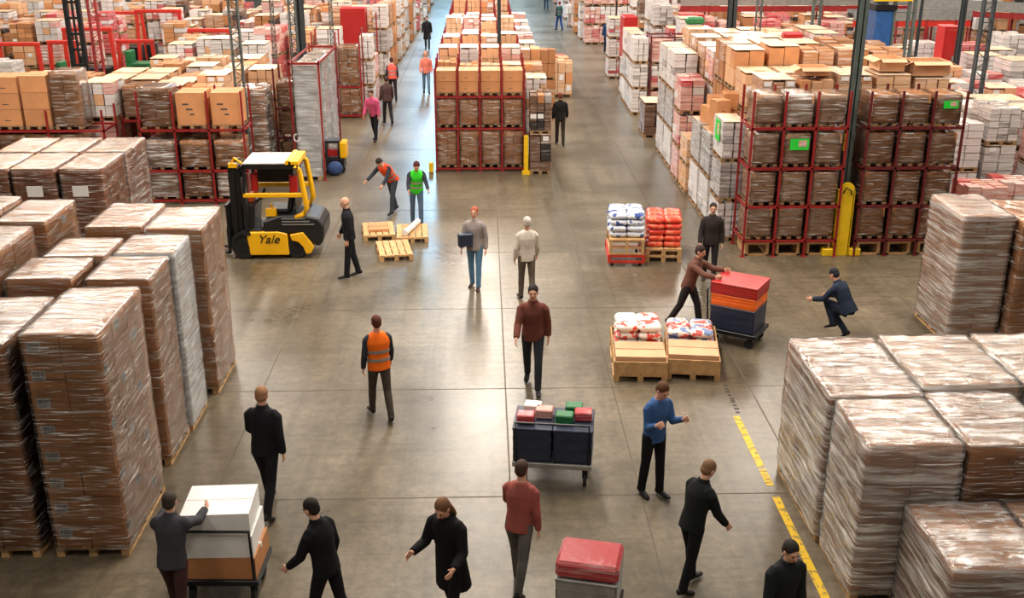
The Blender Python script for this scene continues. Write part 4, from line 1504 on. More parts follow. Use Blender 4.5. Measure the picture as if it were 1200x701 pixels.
# ================================================================== forklift
def forklift():
    t = thing('forklift', 'yellow and black counterbalance forklift parked by the left racks', 'forklift', (-4.97, 24.78, 0))
    ys, yf = -0.58, 0.58
    # chassis side panels, yellow
    g = MB()
    g.prism([(-0.60, 0.10), (0.32, 0.10), (0.30, 0.62), (0.10, 0.68), (-0.66, 0.66)], ys, yf, axis='y')
    part('chassis', g.mesh('chassis', M['fyellow'], bevel=0.02), t)
    g = MB()
    g.prism([(0.36, 0.60), (0.68, 0.66), (0.92, 0.30), (0.84, 0.14), (0.72, 0.12), (0.66, 0.30), (0.55, 0.42), (0.40, 0.46)], ys - 0.005, yf + 0.005, axis='y')
    part('rear_fender', g.mesh('rear_fender', M['fyellow'], bevel=0.015), t)
    # counterweight, black, rounded at the back
    prof = [(-0.25, 0.66), (0.34, 0.62), (0.62, 0.66), (0.98, 0.30), (1.10, 0.35), (1.17, 0.55), (1.17, 0.82), (1.05, 0.99), (0.75, 1.06), (0.15, 1.06), (-0.25, 0.92)]
    g = MB()
    g.prism(prof, ys + 0.02, yf - 0.02, axis='y')
    cw = part('counterweight', g.mesh('counterweight', M['black'], bevel=0.035), t)
    g = MB()
    for k in range(3):
        g.box(0.2, 0.95 - 0.1 * k, ys - 0.0, ys + 0.03, 0.84 + 0.07 * k, 0.865 + 0.07 * k)
    part('grey_trim', g.mesh('grey_trim', M['steel']), cw)
    g = MB()
    g.box(-0.2, 0.35, -0.35, 0.35, 1.06, 1.16)
    g.prism([(0.28, 1.1), (0.42, 1.1), (0.5, 1.62), (0.38, 1.62)], -0.28, 0.28, axis='y')
    part('seat', g.mesh('seat', M['black'], bevel=0.04), t)
    g = MB()
    g.box(-0.62, -0.28, -0.5, 0.5, 0.6, 0.72)
    g.prism([(-0.62, 0.6), (-0.5, 0.6), (-0.42, 1.3), (-0.58, 1.3)], -0.45, 0.45, axis='y')
    part('dashboard', g.mesh('dashboard', M['black'], bevel=0.02), t)
    g = MB()
    g.tube([(-0.5, -0.1, 1.2), (-0.28, -0.1, 1.48)], 0.025, 8)
    ring = [(-0.28 + 0.09 * math.cos(a) * 0.5, -0.1 + 0.17 * math.sin(a), 1.48 + 0.13 * math.cos(a)) for a in [2 * PI * k / 16 for k in range(17)]]
    g.tube(ring, 0.018, 6)
    part('steering_wheel', g.mesh('steering_wheel', M['black']), t)
    # overhead guard
    for s in (-1, 1):
        g = MB()
        y = s * 0.52
        g.tube([(-0.62, y, 0.7), (-0.66, y, 1.4), (-0.58, y, 2.18)], 0.04, 8)
        part('front_pillar', g.mesh('front_pillar', M['blackm']), t)
        g = MB()
        g.tube([(0.58, y, 2.24), (0.68, y, 2.15), (0.76, y, 1.6), (0.80, y, 1.25), (0.70, y, 1.08), (0.52, y, 1.0)], 0.062, 8)
        part('rear_pillar', g.mesh('rear_pillar', M['fyellow'], smooth=True), t)
        g = MB()
        g.box(-0.66, 0.78, y - 0.04, y + 0.04, 1.50, 1.60)
        part('side_bar', g.mesh('side_bar', M['fyellow'], bevel=0.012), t)
    g = MB()
    g.box(-0.62, 0.62, -0.56, -0.50, 2.18, 2.28)
    g.box(-0.62, 0.62, 0.50, 0.56, 2.18, 2.28)
    g.box(0.56, 0.66, -0.56, 0.56, 2.18, 2.28)
    g.box(-0.66, -0.58, -0.56, 0.56, 2.16, 2.26)
    for k in range(7):
        g.box(-0.5 + 0.16 * k, -0.45 + 0.16 * k, -0.52, 0.52, 2.2, 2.25)
    part('overhead_guard', g.mesh('overhead_guard', M['blackm']), t)
    g = MB()
    g.box(-0.60, 0.40, -0.54, 0.54, 2.28, 2.33)
    part('roof_panel', g.mesh('roof_panel', M['white'], bevel=0.015), t)
    g = MB()
    g.tube([(0.44, -0.56, 2.31), (0.44, 0.56, 2.31)], 0.08, 12)
    g.box(0.44, 0.68, -0.56, 0.56, 2.24, 2.36)
    part('roof_hood', g.mesh('roof_hood', M['fyellow'], bevel=0.01), t)
    g = MB()
    g.box(-0.5, 0.52, 0.44, 0.47, 1.62, 2.14)
    g.box(0.50, 0.53, -0.44, 0.44, 1.1, 2.14)
    part('dark_interior_panel', g.mesh('dark_interior_panel', M['black']), t)  # black panels added where the interior only looks dark
    # mast
    for s in (-0.33, 0.33):
        g = MB()
        g.box(-1.00, -0.86, s - 0.06, s + 0.06, 0.06, 2.25)
        g.box(-0.86, -0.76, s - 0.035, s + 0.035, 0.1, 2.05)
        part('mast_rail', g.mesh('mast_rail', M['blackm'], bevel=0.01), t)
        g = MB()
        g.tube([(-0.72, s * 0.6, 0.3), (-0.72, s * 0.6, 1.9)], 0.04, 10)
        part('lift_cylinder', g.mesh('lift_cylinder', M['steel']), t)
    g = MB()
    for z in (0.3, 1.2, 2.1):
        g.box(-0.98, -0.8, -0.33, 0.33, z, z + 0.08)
    part('mast_crosspiece', g.mesh('mast_crosspiece', M['blackm']), t)
    g = MB()
    for k in range(9):
        y = -0.5 + k * 0.125
        g.box(-1.10, -1.06, y - 0.015, y + 0.015, 0.3, 1.3)
    g.box(-1.11, -1.05, -0.52, 0.52, 1.26, 1.32)
    g.box(-1.12, -1.04, -0.52, 0.52, 0.25, 0.35)
    g.box(-1.12, -1.04, -0.52, 0.52, 0.62, 0.72)
    part('load_backrest', g.mesh('load_backrest', M['blackm']), t)
    for s in (-0.25, 0.25):
        g = MB()
        g.box(-1.17, -1.12, s - 0.06, s + 0.06, 0.06, 0.7)
        g.prism([(-1.12, 0.06), (-1.12, 0.11), (-2.15, 0.075), (-2.15, 0.06)], s - 0.06, s + 0.06, axis='y')
        part('fork', g.mesh('fork', M['blackm']), t)
    g = MB()
    g.tube([(-0.95, -0.40, 2.2), (-0.8, -0.45, 2.42), (-0.62, -0.5, 2.3)], 0.03, 8)
    g.box(-0.95, -0.75, -0.5, -0.40, 2.2, 2.3)
    part('yellow_hose', g.mesh('yellow_hose', M['fyellow'], smooth=False), t)
    # wheels
    for (x, r_, yw) in ((-0.72, 0.30, 0.5), (0.50, 0.25, 0.47)):
        for s in (-1, 1):
            g = MB()
            g.tube([(x, s * (yw - 0.16), r_), (x, s * (yw + 0.06), r_)], r_, 24)
            w = part('wheel', g.mesh('wheel', M['rubber'], bevel=0.02), t)
            g = MB()
            g.tube([(x, s * (yw + 0.03), r_), (x, s * (yw + 0.075), r_)], r_ * 0.38, 16)
            part('wheel_hub', g.mesh('wheel_hub', M['blackm']), w)
    g = MB()
    g.prism([(-1.02, 0.32), (-0.98, 0.56), (-0.78, 0.68), (-0.55, 0.66), (-0.55, 0.60), (-0.78, 0.60), (-0.92, 0.5), (-0.96, 0.32)], -0.60, -0.38, axis='y')
    part('front_fender', g.mesh('front_fender', M['black']), t)
    # red cylinder, lamps
    g = MB()
    g.tube([(-0.42, -0.3, 1.62), (-0.42, -0.3, 2.02)], 0.09, 14)
    part('red_canister', g.mesh('red_canister', M['redpanel'], smooth=False), t)
    g = MB()
    g.tube([(0.50, -0.36, 1.60), (0.50, -0.36, 1.98)], 0.1, 14)
    part('red_lamp', g.mesh('red_lamp', M['redpanel']), t)
    g = MB()
    g.box(-0.62, -0.50, -0.2, 0.1, 1.3, 1.5)
    part('orange_display', g.mesh('orange_display', M['orange'], bevel=0.02), t)
    g = MB()
    g.tube([(-0.05, -0.33, 1.1), (-0.05, -0.36, 1.3)], 0.03, 8)
    g.box(-0.18, 0.06, -0.45, -0.3, 1.02, 1.2)
    part('control_lever', g.mesh('control_lever', M['fyellow']), t)
    # maker lettering on the side panel
    cu = bpy.data.curves.new('lettering', 'FONT')
    cu.body = 'Yale'
    cu.size = 0.30
    cu.shear = 0.35
    cu.extrude = 0.006
    cu.align_x = 'CENTER'
    tmp = bpy.data.objects.new('tmp_text', cu)
    COL.objects.link(tmp)
    bpy.context.view_layer.update()
    me = bpy.data.meshes.new_from_object(tmp.evaluated_get(bpy.context.evaluated_depsgraph_get()))
    me.materials.clear()
    me.materials.append(M['black'])
    bpy.data.objects.remove(tmp)
    part('lettering', me, t, (-0.15, ys - 0.008, 0.40), rot=(PI / 2, 0, 0))
    return t


forklift()
# small yellow pallet truck behind the tall white stack, with a blue ball cover
t = thing('pallet_truck', 'small yellow and black truck at the left aisle edge, blue bundle hung on its front', 'truck', (-4.68, 33.05, 0))
g = MB()
g.box(-0.35, 0.3, -0.3, 0.3, 0.1, 0.45)
part('chassis', g.mesh('chassis', M['blackm'], bevel=0.03), t)
g = MB()
g.box(0.18, 0.38, -0.28, 0.28, 0.45, 0.95)
part('battery_cover', g.mesh('battery_cover', M['fyellow'], bevel=0.03), t)
g = MB()
g.box(-0.3, 0.16, -0.25, 0.25, 0.92, 1.0)
for a in (-0.28, 0.12):
    g.box(a, a + 0.04, -0.24, 0.24, 0.45, 0.92)
g.box(-0.2, 0.1, -0.2, 0.1, 0.5, 0.72, 1)
part('operator_frame', g.mesh('operator_frame', [M['black'], M['redpanel']]), t)
for s in (-0.25, 0.22):
    g = MB()
    g.tube([(s, -0.32, 0.12), (s, -0.2, 0.12)], 0.12, 14)
    part('wheel', g.mesh('wheel', M['rubber']), t)
g = MB()
g.sphere((0, 0, 0.22), 0.24, 0.2, 0.22)
tag(obj('blue_bundle', g.mesh('blue_bundle', M['bluebag'], smooth=True), None, (-4.62, 32.45, 0)), 'round blue bundle sitting in front of the small yellow truck', 'bundle')
# lime ball on a cart and yellow floor patch in the left aisle
X, Y = px(432, 110, 0)
g = MB()
g.sphere((0, 0, 1.9), 0.22, 0.22, 0.22)
lb = obj('lime_balloon', g.mesh('lime_balloon', M['lime'], smooth=True), None, (-5.05, 44.55, 0.03))
tag(lb, 'bright lime green round bundle on the stack beside the left aisle', 'bundle')
lb.location.z = 0.0
far_load('white', -5.05, 44.6, 0.45, 0.6, 1.68, 'narrow white stack carrying the lime green bundle in the left aisle', seed=3)

# ================================================================== goods on the floor
SACK = {}


def sack_mesh(mat, w=0.5, d=0.36, h=0.16):
    k = (mat, w, d, h)
    if k in SACK:
        return SACK[k]
    mb = MB()
    n, kk = 20, 10
    vs_ = []
    for j in range(kk + 1):
        t_ = -PI / 2 + PI * j / kk
        for i in range(n):
            a = 2 * PI * i / n
            ca, sa = math.cos(a), math.sin(a)
            e = 0.45
            cx_ = math.copysign(abs(ca) ** e, ca)
            sy_ = math.copysign(abs(sa) ** e, sa)
            ct = math.cos(t_) ** 0.4
            st = math.copysign(abs(math.sin(t_)) ** 0.9, math.sin(t_))
            x, y = w / 2 * cx_ * ct, d / 2 * sy_ * ct
            z = h / 2 * st * (1 - 0.35 * (abs(cx_ * ct) ** 6 + abs(sy_ * ct) ** 6) / 2)
            vs_.append((x, y, z + h / 2))
    fs = [(j * n + i, j * n + (i + 1) % n, (j + 1) * n + (i + 1) % n, (j + 1) * n + i) for j in range(kk) for i in range(n)]
    mb.add(vs_, fs)
    SACK[k] = mb.mesh('sack', M[mat], smooth=True)
    return SACK[k]


def sacks(base, x0, y0, z0, nx, ny, nz, mat, rz, lab, grp, w=0.42, d=0.34, h=0.15, seed=1):
    r = random.Random(seed)
    ca, sa = math.cos(rz), math.sin(rz)
    hgt = ['bottom', 'lower', 'middle', 'upper', 'top', 'topmost']
    for k in range(nz):
        for i in range(nx):
            for j in range(ny):
                lx = (i - (nx - 1) / 2) * w * 0.98 + r.uniform(-.015, .015)
                ly = (j - (ny - 1) / 2) * d * 0.98 + r.uniform(-.015, .015)
                o = obj('sack', sack_mesh(mat, w, d, h), None, (x0 + lx * ca - ly * sa, y0 + lx * sa + ly * ca, z0 + k * h * 0.94), rz + R(r.uniform(-4, 4)))
                lay = 'top' if k == nz - 1 else ('bottom' if k == 0 else ['', 'second', 'third', 'fourth'][k])
                colw = 'left' if i == 0 else ('right' if i == nx - 1 else 'middle')
                roww = 'front' if j == 0 else ('back' if j == ny - 1 else 'middle')
                tag(o, f'{lab}, {lay} layer, {roww} {colw}', 'sack', grp)


def trolley(lab, X, Y, rz, w=0.8, d=1.15):
    t = thing('stock_trolley', lab, 'trolley', (X, Y, 0), rz)
    g = MB()
    for z in (0.10, 0.24):
        for s in (-1, 1):
            g.box(-w / 2, w / 2, s * d / 2 - 0.025, s * d / 2 + 0.025, z, z + 0.05)
            g.box(s * w / 2 - 0.025, s * w / 2 + 0.025, -d / 2, d / 2, z, z + 0.05)
    for sx in (-1, 1):
        for sy in (-1, 1):
            g.box(sx * w / 2 - 0.03, sx * w / 2 + 0.03, sy * d / 2 - 0.03, sy * d / 2 + 0.03, 0.10, 0.30)
    part('base_frame', g.mesh('base_frame', M['orangered']), t)
    g = MB()
    for s in (-1, 1):
        for xx in (-w / 2 + 0.03, 0, w / 2 - 0.03):
            g.box(xx - 0.03, xx + 0.03, s * d / 2 - 0.03, s * d / 2 + 0.01, 0.30, 0.66)
        for z in (0.30, 0.44, 0.62):
            g.box(-w / 2, w / 2, s * d / 2 - 0.02, s * d / 2 + 0.02, z, z + 0.045)
    for sx in (-1, 1):
        for z in (0.30, 0.62):
            g.box(sx * (w / 2 - 0.02) - 0.02, sx * (w / 2 - 0.02) + 0.02, -d / 2, d / 2, z, z + 0.045)
    g.box(-w / 2, w / 2, -d / 2, d / 2, 0.645, 0.67)
    part('crate_frame', g.mesh('crate_frame', M['wood']), t)
    for sx in (-1, 1):
        for sy in (-1, 1):
            q = MB()
            q.tube([(sx * (w / 2 - 0.08) - 0.025, sy * (d / 2 - 0.1), 0.06), (sx * (w / 2 - 0.08) + 0.025, sy * (d / 2 - 0.1), 0.06)], 0.06, 12)
            part('caster', q.mesh('caster', M['rubber']), t)
    return t


X, Y = px(735, 314)
trolley('orange framed trolley with a wooden crate frame, loaded with blue and white sacks', 3.3, 24.0, R(-3))
sacks(None, 3.3, 24.0, 0.67, 2, 3, 4, 'sack_blue', R(-3), 'blue and white sack on the orange framed trolley', 'blue and white sacks on the trolley', seed=2)
t = thing('wooden_pallet', 'wooden pallet under orange red sacks right of the sack trolley', 'pallet', (4.25, 24.35, 0), R(-6))
part('pallet_boards', pallet_mb(0.85, 1.2, h=0.16).mesh('pallet_boards', M['wood']), t)
t2 = thing('wooden_pallet', 'second wooden pallet lying on the one under the orange red sacks', 'pallet', (4.25, 24.35, 0.162), R(-6))
part('pallet_boards', pallet_mb(0.85, 1.2, h=0.16).mesh('pallet_boards', M['wood']), t2)
sacks(None, 4.25, 24.35, 0.325, 2, 3, 5, 'sack_red', R(-6), 'orange red sack on the double pallet right of the trolley', 'orange red sacks on the double pallet', seed=4)
# two pallets with red/white and blue sacks, mid floor right
for (X, Y, rz, mat, lab, lab2, grp, nl) in [(2.78, 17.95, R(-4), 'sack_white', 'wooden pallet under white and red sacks above the blue shirted man', 'white and red sack on the pallet above the blue shirted man', 'white and red sacks', 2),
                                           (3.78, 18.0, R(-8), 'sack_mix', 'wooden pallet under red and blue sacks by the end of the yellow line', 'red and blue sack on the pallet by the yellow line', 'red and blue sacks', 1)]:
    t = thing('wooden_pallet', lab, 'pallet', (X, Y, 0), rz)
    part('pallet_boards', pallet_mb(0.95, 1.7, h=0.15).mesh('pallet_boards', M['wood']), t)
    g = MB()
    for s in (-1, 1):
        g.box(s * 0.46 - 0.012, s * 0.46 + 0.012, -0.84, 0.84, 0.15, 0.38)
        g.box(-0.46, 0.46, s * 0.83 - 0.012, s * 0.83 + 0.012, 0.15, 0.38)
    part('wooden_collar', g.mesh('wooden_collar', M['wood']), t)
    g = MB()
    c = carton_mb(0.88, 0.7, 0.3, g, (0, -0.42, 0.152))
    tag(obj('carton', c.mesh('carton', [M['card2'], M['tape'], M['ink']]), None, (X, Y, 0), rz), f'flat tan carton on the front half of the {"left" if nl == 2 else "right"} mid floor pallet', 'box')
    sacks(None, X + 0.03, Y + 0.38, 0.152, 2, 2, 2 + nl, mat, rz, lab2, grp, seed=nl, w=0.43, d=0.38, h=0.15)
# pallets handled by the two hi-vis workers
for (X, Y, rz, lab) in [(-2.72, 26.2, R(8), 'left wooden pallet on the floor in front of the bending orange vested worker'),
                        (-1.85, 26.0, R(4), 'right wooden pallet on the floor in front of the green vested worker'),
                        (-2.2, 24.6, R(10), 'wooden pallet on the floor nearest the camera below the two worker pallets')]:
    t = thing('wooden_pallet', lab, 'pallet', (X, Y, 0), rz)
    part('pallet_boards', pallet_mb(0.8, 1.2).mesh('pallet_boards', M['wood']), t)
g = MB()
g.tube([(-0.15, -0.5, 0.23), (0.12, 0.55, 0.23)], 0.075, 14)
tag(obj('film_roll', g.mesh('film_roll', M['white']), None, (-1.85, 26.0, 0)), 'long white film roll lying on the right worker pallet', 'roll')
g = MB()
carton_mb(0.5, 0.6, 0.06, g, (0, 0, 0.147))
tag(obj('cardboard_sheet', g.mesh('cardboard_sheet', [M['card'], M['tape'], M['ink']]), None, (-2.72, 26.2, 0), R(8)), 'folded orange brown cardboard on the left worker pallet', 'cardboard')


# carts in motion in the photograph, here standing still
def platform_cart(lab, X, Y, rz, w=0.8, d=1.2, hz_=0.35, handle=True, mat='blackm', hmat='blackm'):
    t = thing('platform_cart', lab, 'cart', (X, Y, 0), rz)
    g = MB()
    g.box(-w / 2, w / 2, -d / 2, d / 2, hz_ - 0.08, hz_)
    part('platform', g.mesh('platform', M[mat], bevel=0.01), t)
    if handle:
        g = MB()
        g.tube([(-w / 2 + 0.05, -d / 2 + 0.03, hz_ - 0.02), (-w / 2 + 0.05, -d / 2 - 0.02, 1.05), (w / 2 - 0.05, -d / 2 - 0.02, 1.05), (w / 2 - 0.05, -d / 2 + 0.03, hz_ - 0.02)], 0.02, 8)
        part('handle', g.mesh('handle', M[hmat]), t)
    for sx in (-1, 1):
        for sy in (-1, 1):
            q = MB()
            q.tube([(sx * (w / 2 - 0.1) - 0.025, sy * (d / 2 - 0.15), 0.09), (sx * (w / 2 - 0.1) + 0.025, sy * (d / 2 - 0.15), 0.09)], 0.09, 14)
            q.box(sx * (w / 2 - 0.1) - 0.04, sx * (w / 2 - 0.1) + 0.04, sy * (d / 2 - 0.15) - 0.02, sy * (d / 2 - 0.15) + 0.02, 0.12, hz_ - 0.06)
            part('caster', q.mesh('caster', M['rubber']), t)
    return t


def crate(mat, w, d, h, X, Y, Z, rz, lab, grp=None, name='plastic_crate'):
    t = thing(name, lab, 'crate', (X, Y, Z), rz, grp)
    g = MB()
    e = 0.02
    g.box(-w / 2, w / 2, -d / 2, d / 2, 0, e)
    g.box(-w / 2, w / 2, -d / 2, -d / 2 + e, 0, h)
    g.box(-w / 2, w / 2, d / 2 - e, d / 2, 0, h)
    g.box(-w / 2, -w / 2 + e, -d / 2, d / 2, 0, h)
    g.box(w / 2 - e, w / 2, -d / 2, d / 2, 0, h)
    for z in (h * 0.35, h * 0.7):
        g.box(-w / 2 - 0.006, w / 2 + 0.006, -d / 2 - 0.006, d / 2 + 0.006, z, z + 0.015)
    part('crate_body', g.mesh('crate_body', M[mat]), t)
    g = MB()
    g.box(-w / 2 - 0.012, w / 2 + 0.012, -d / 2 - 0.012, d / 2 + 0.012, h - 0.004, h + 0.03)
    part('crate_lid', g.mesh('crate_lid', M[mat], bevel=0.008), t)
    return t


# red and orange crates on a dark cart, right of centre
rz = R(-122)
platform_cart('dark cart carrying a red crate over an orange one, right of centre', 4.85, 19.0, rz, 0.8, 1.0, 0.3)
crate('navy', 0.72, 0.86, 0.44, 4.85, 19.0, 0.302, rz, 'dark lower crate on the red and orange cart')
crate('orange', 0.72, 0.86, 0.20, 4.85, 19.0, 0.776, rz, 'orange crate in the middle of the crate pile on the dark cart')
crate('redpanel', 0.74, 0.9, 0.2, 4.85, 19.0, 1.008, rz, 'red crate on top of the crate pile on the dark cart')
# navy crates with red and green parcels, centre
platform_cart('cart under navy crates with red and green parcels near the picture centre', 0.98, 13.9, R(-8), 1.15, 0.8, 0.4, mat='steel')
for i, x in enumerate((-0.29, 0.29)):
    crate('navy', 0.55, 0.72, 0.5, 0.98 + x * math.cos(R(-8)), 13.9 + x * math.sin(R(-8)), 0.402, R(-8), f'navy crate on the centre cart, {["left", "right"][i]} one of two')
r = random.Random(9)
for i, (x, y, m) in enumerate([(-0.42, -.1, 'wr_red'), (-0.14, .1, 'wr_pink'), (0.14, -.05, 'green'), (0.42, .08, 'wr_red'), (-.3, .24, 'white'), (.3, .26, 'green')]):
    g = MB()
    g.box(-0.125, 0.125, -0.1, 0.1, 0, 0.14)
    tag(obj('parcel', g.mesh('parcel', M[m], bevel=0.015), None, (0.98 + x, 13.85 + y - x * 0.14, 0.935), R(-8) + r.uniform(-.08, .08)),
        f'{["red", "pinkish", "green", "red", "white", "green"][i]} parcel on the navy crates of the centre cart, {["front left", "front middle left", "front middle right", "front right", "rear left", "rear right"][i]}', 'parcel')
# red topped cart at the bottom edge
platform_cart('cart with a red topped load at the bottom edge, right of the black coated person', 1.17, 10.4, R(-14), 0.75, 0.6, 0.35, handle=False)
crate('steel', 0.7, 0.55, 0.4, 1.17, 10.4, 0.352, R(-14), 'grey crate on the bottom edge cart')
g = MB()
g.box(-0.36, 0.36, -0.28, 0.28, 0, 0.22)
tag(obj('parcel', g.mesh('parcel', M['wr_red'], bevel=0.04), None, (1.17, 10.4, 0.785), R(-14)), 'large red parcel on the grey crate of the bottom edge cart', 'parcel')
# white cartons cart bottom left
platform_cart('dark cart carrying white cartons at the bottom left', -3.22, 11.25, R(-2), 0.95, 0.75, 0.35)
for i, z in enumerate((0.352, 0.652, 0.952)):
    g = MB()
    carton_mb(0.9 - 0.05 * i, 0.68, 0.295, g, (0, 0, 0))
    tag(obj('white_carton', g.mesh('white_carton', [M['white'] if i else M['card3'], M['paper'], M['steel']]), None, (-3.22, 11.25, z), R(-2 + 2 * i)),
        f'{["brown bottom", "white middle", "white top"][i]} carton on the dark bottom left cart', 'box')

platform_cart('dark order cart with an orange load in the right aisle beyond the centre block', 3.35, 50.6, 0, 1.1, 1.3, 0.9, handle=False)
g = MB()
g.box(-0.5, 0.5, -0.55, 0.55, 0, 0.3)
tag(obj('orange_bundle', g.mesh('orange_bundle', M['orangered'], bevel=0.08), None, (3.35, 50.6, 0.905)), 'orange bundle on the dark order cart far up the right aisle', 'bundle')

# ================================================================== big wrapped stacks bottom right
near_stack('wrapped_carton_stack', 'large pinkish film wrapped stack at the yellow line, left corner of the bottom right group', 4.34, 5.55, 12.05, 14.0, 2.12, 2, 3, 5, mat='card3', films=('filmb', 'filmt'), labels=False, seed=61, amp=0.02)
near_stack('wrapped_carton_stack', 'film topped stack behind and right of the pinkish one in the bottom right group', 5.62, 6.9, 12.3, 14.0, 2.15, 2, 3, 5, mat='card2', films=('filmb', 'filmt'), labels=False, seed=62, amp=0.02)
near_stack('wrapped_carton_stack', 'film topped stack cut by the right frame edge in the bottom right group', 6.96, 8.2, 12.3, 14.0, 2.15, 2, 3, 5, mat='card2', films=('filmb', 'filmt'), labels=False, seed=63, amp=0.02)
near_stack('wrapped_carton_stack', 'film wrapped stack directly in front of the pinkish one along the yellow line', 4.38, 5.5, 10.75, 12.0, 2.12, 2, 3, 5, mat='card', films=('filmb', 'filmt'), labels=False, seed=64, amp=0.02)
near_stack('wrapped_carton_stack', 'brown carton stack with clear film front, bottom right, above the lower bright topped stack', 5.56, 6.7, 10.75, 12.2, 2.1, 2, 2, 3, mat='card3', films=('film', 'filmt'), labels=False, seed=65, amp=0.02)
near_stack('wrapped_carton_stack', 'low film topped stack at the bottom right corner nearest the camera', 4.85, 5.95, 9.3, 10.65, 1.45, 2, 2, 4, mat='card', films=('filmb', 'filmt'), labels=False, seed=68, amp=0.02)
near_stack('wrapped_carton_stack', 'low film topped stack cut by the bottom right frame corner', 6.0, 7.1, 9.3, 10.65, 1.45, 2, 2, 4, mat='card', films=('filmb', 'filmt'), labels=False, seed=69, amp=0.02)
near_stack('wrapped_carton_stack', 'tall stack at the right edge, white film on its left flank, brown front', 8.80, 9.75, 18.65, 20.2, 2.55, 2, 2, 5, mat='card', films=('filmb', 'filmt'), labels=False, seed=66, amp=0.02)
near_stack('wrapped_carton_stack', 'brown carton stack cut by right frame edge beside the white flanked stack', 9.82, 10.9, 18.4, 20.0, 2.5, 1, 2, 5, mat='card', films=('film', 'film'), labels=False, seed=67, amp=0.02)
# ================================================================== people
def cloth(name, rgb, rough=0.85):
    if name not in M:
        M[name] = plain(name, rgb, rough, var=0.16, vscale=7, bump=0.35, spec=0.2)
    return M[name]


def remesh(o, voxel, smooth=3):
    m = o.modifiers.new('surface', 'REMESH')
    m.mode = 'VOXEL'
    m.voxel_size = voxel
    m.use_smooth_shade = True
    if smooth:
        s = o.modifiers.new('soften', 'SMOOTH')
        s.iterations = smooth
        s.factor = 0.5
    return o


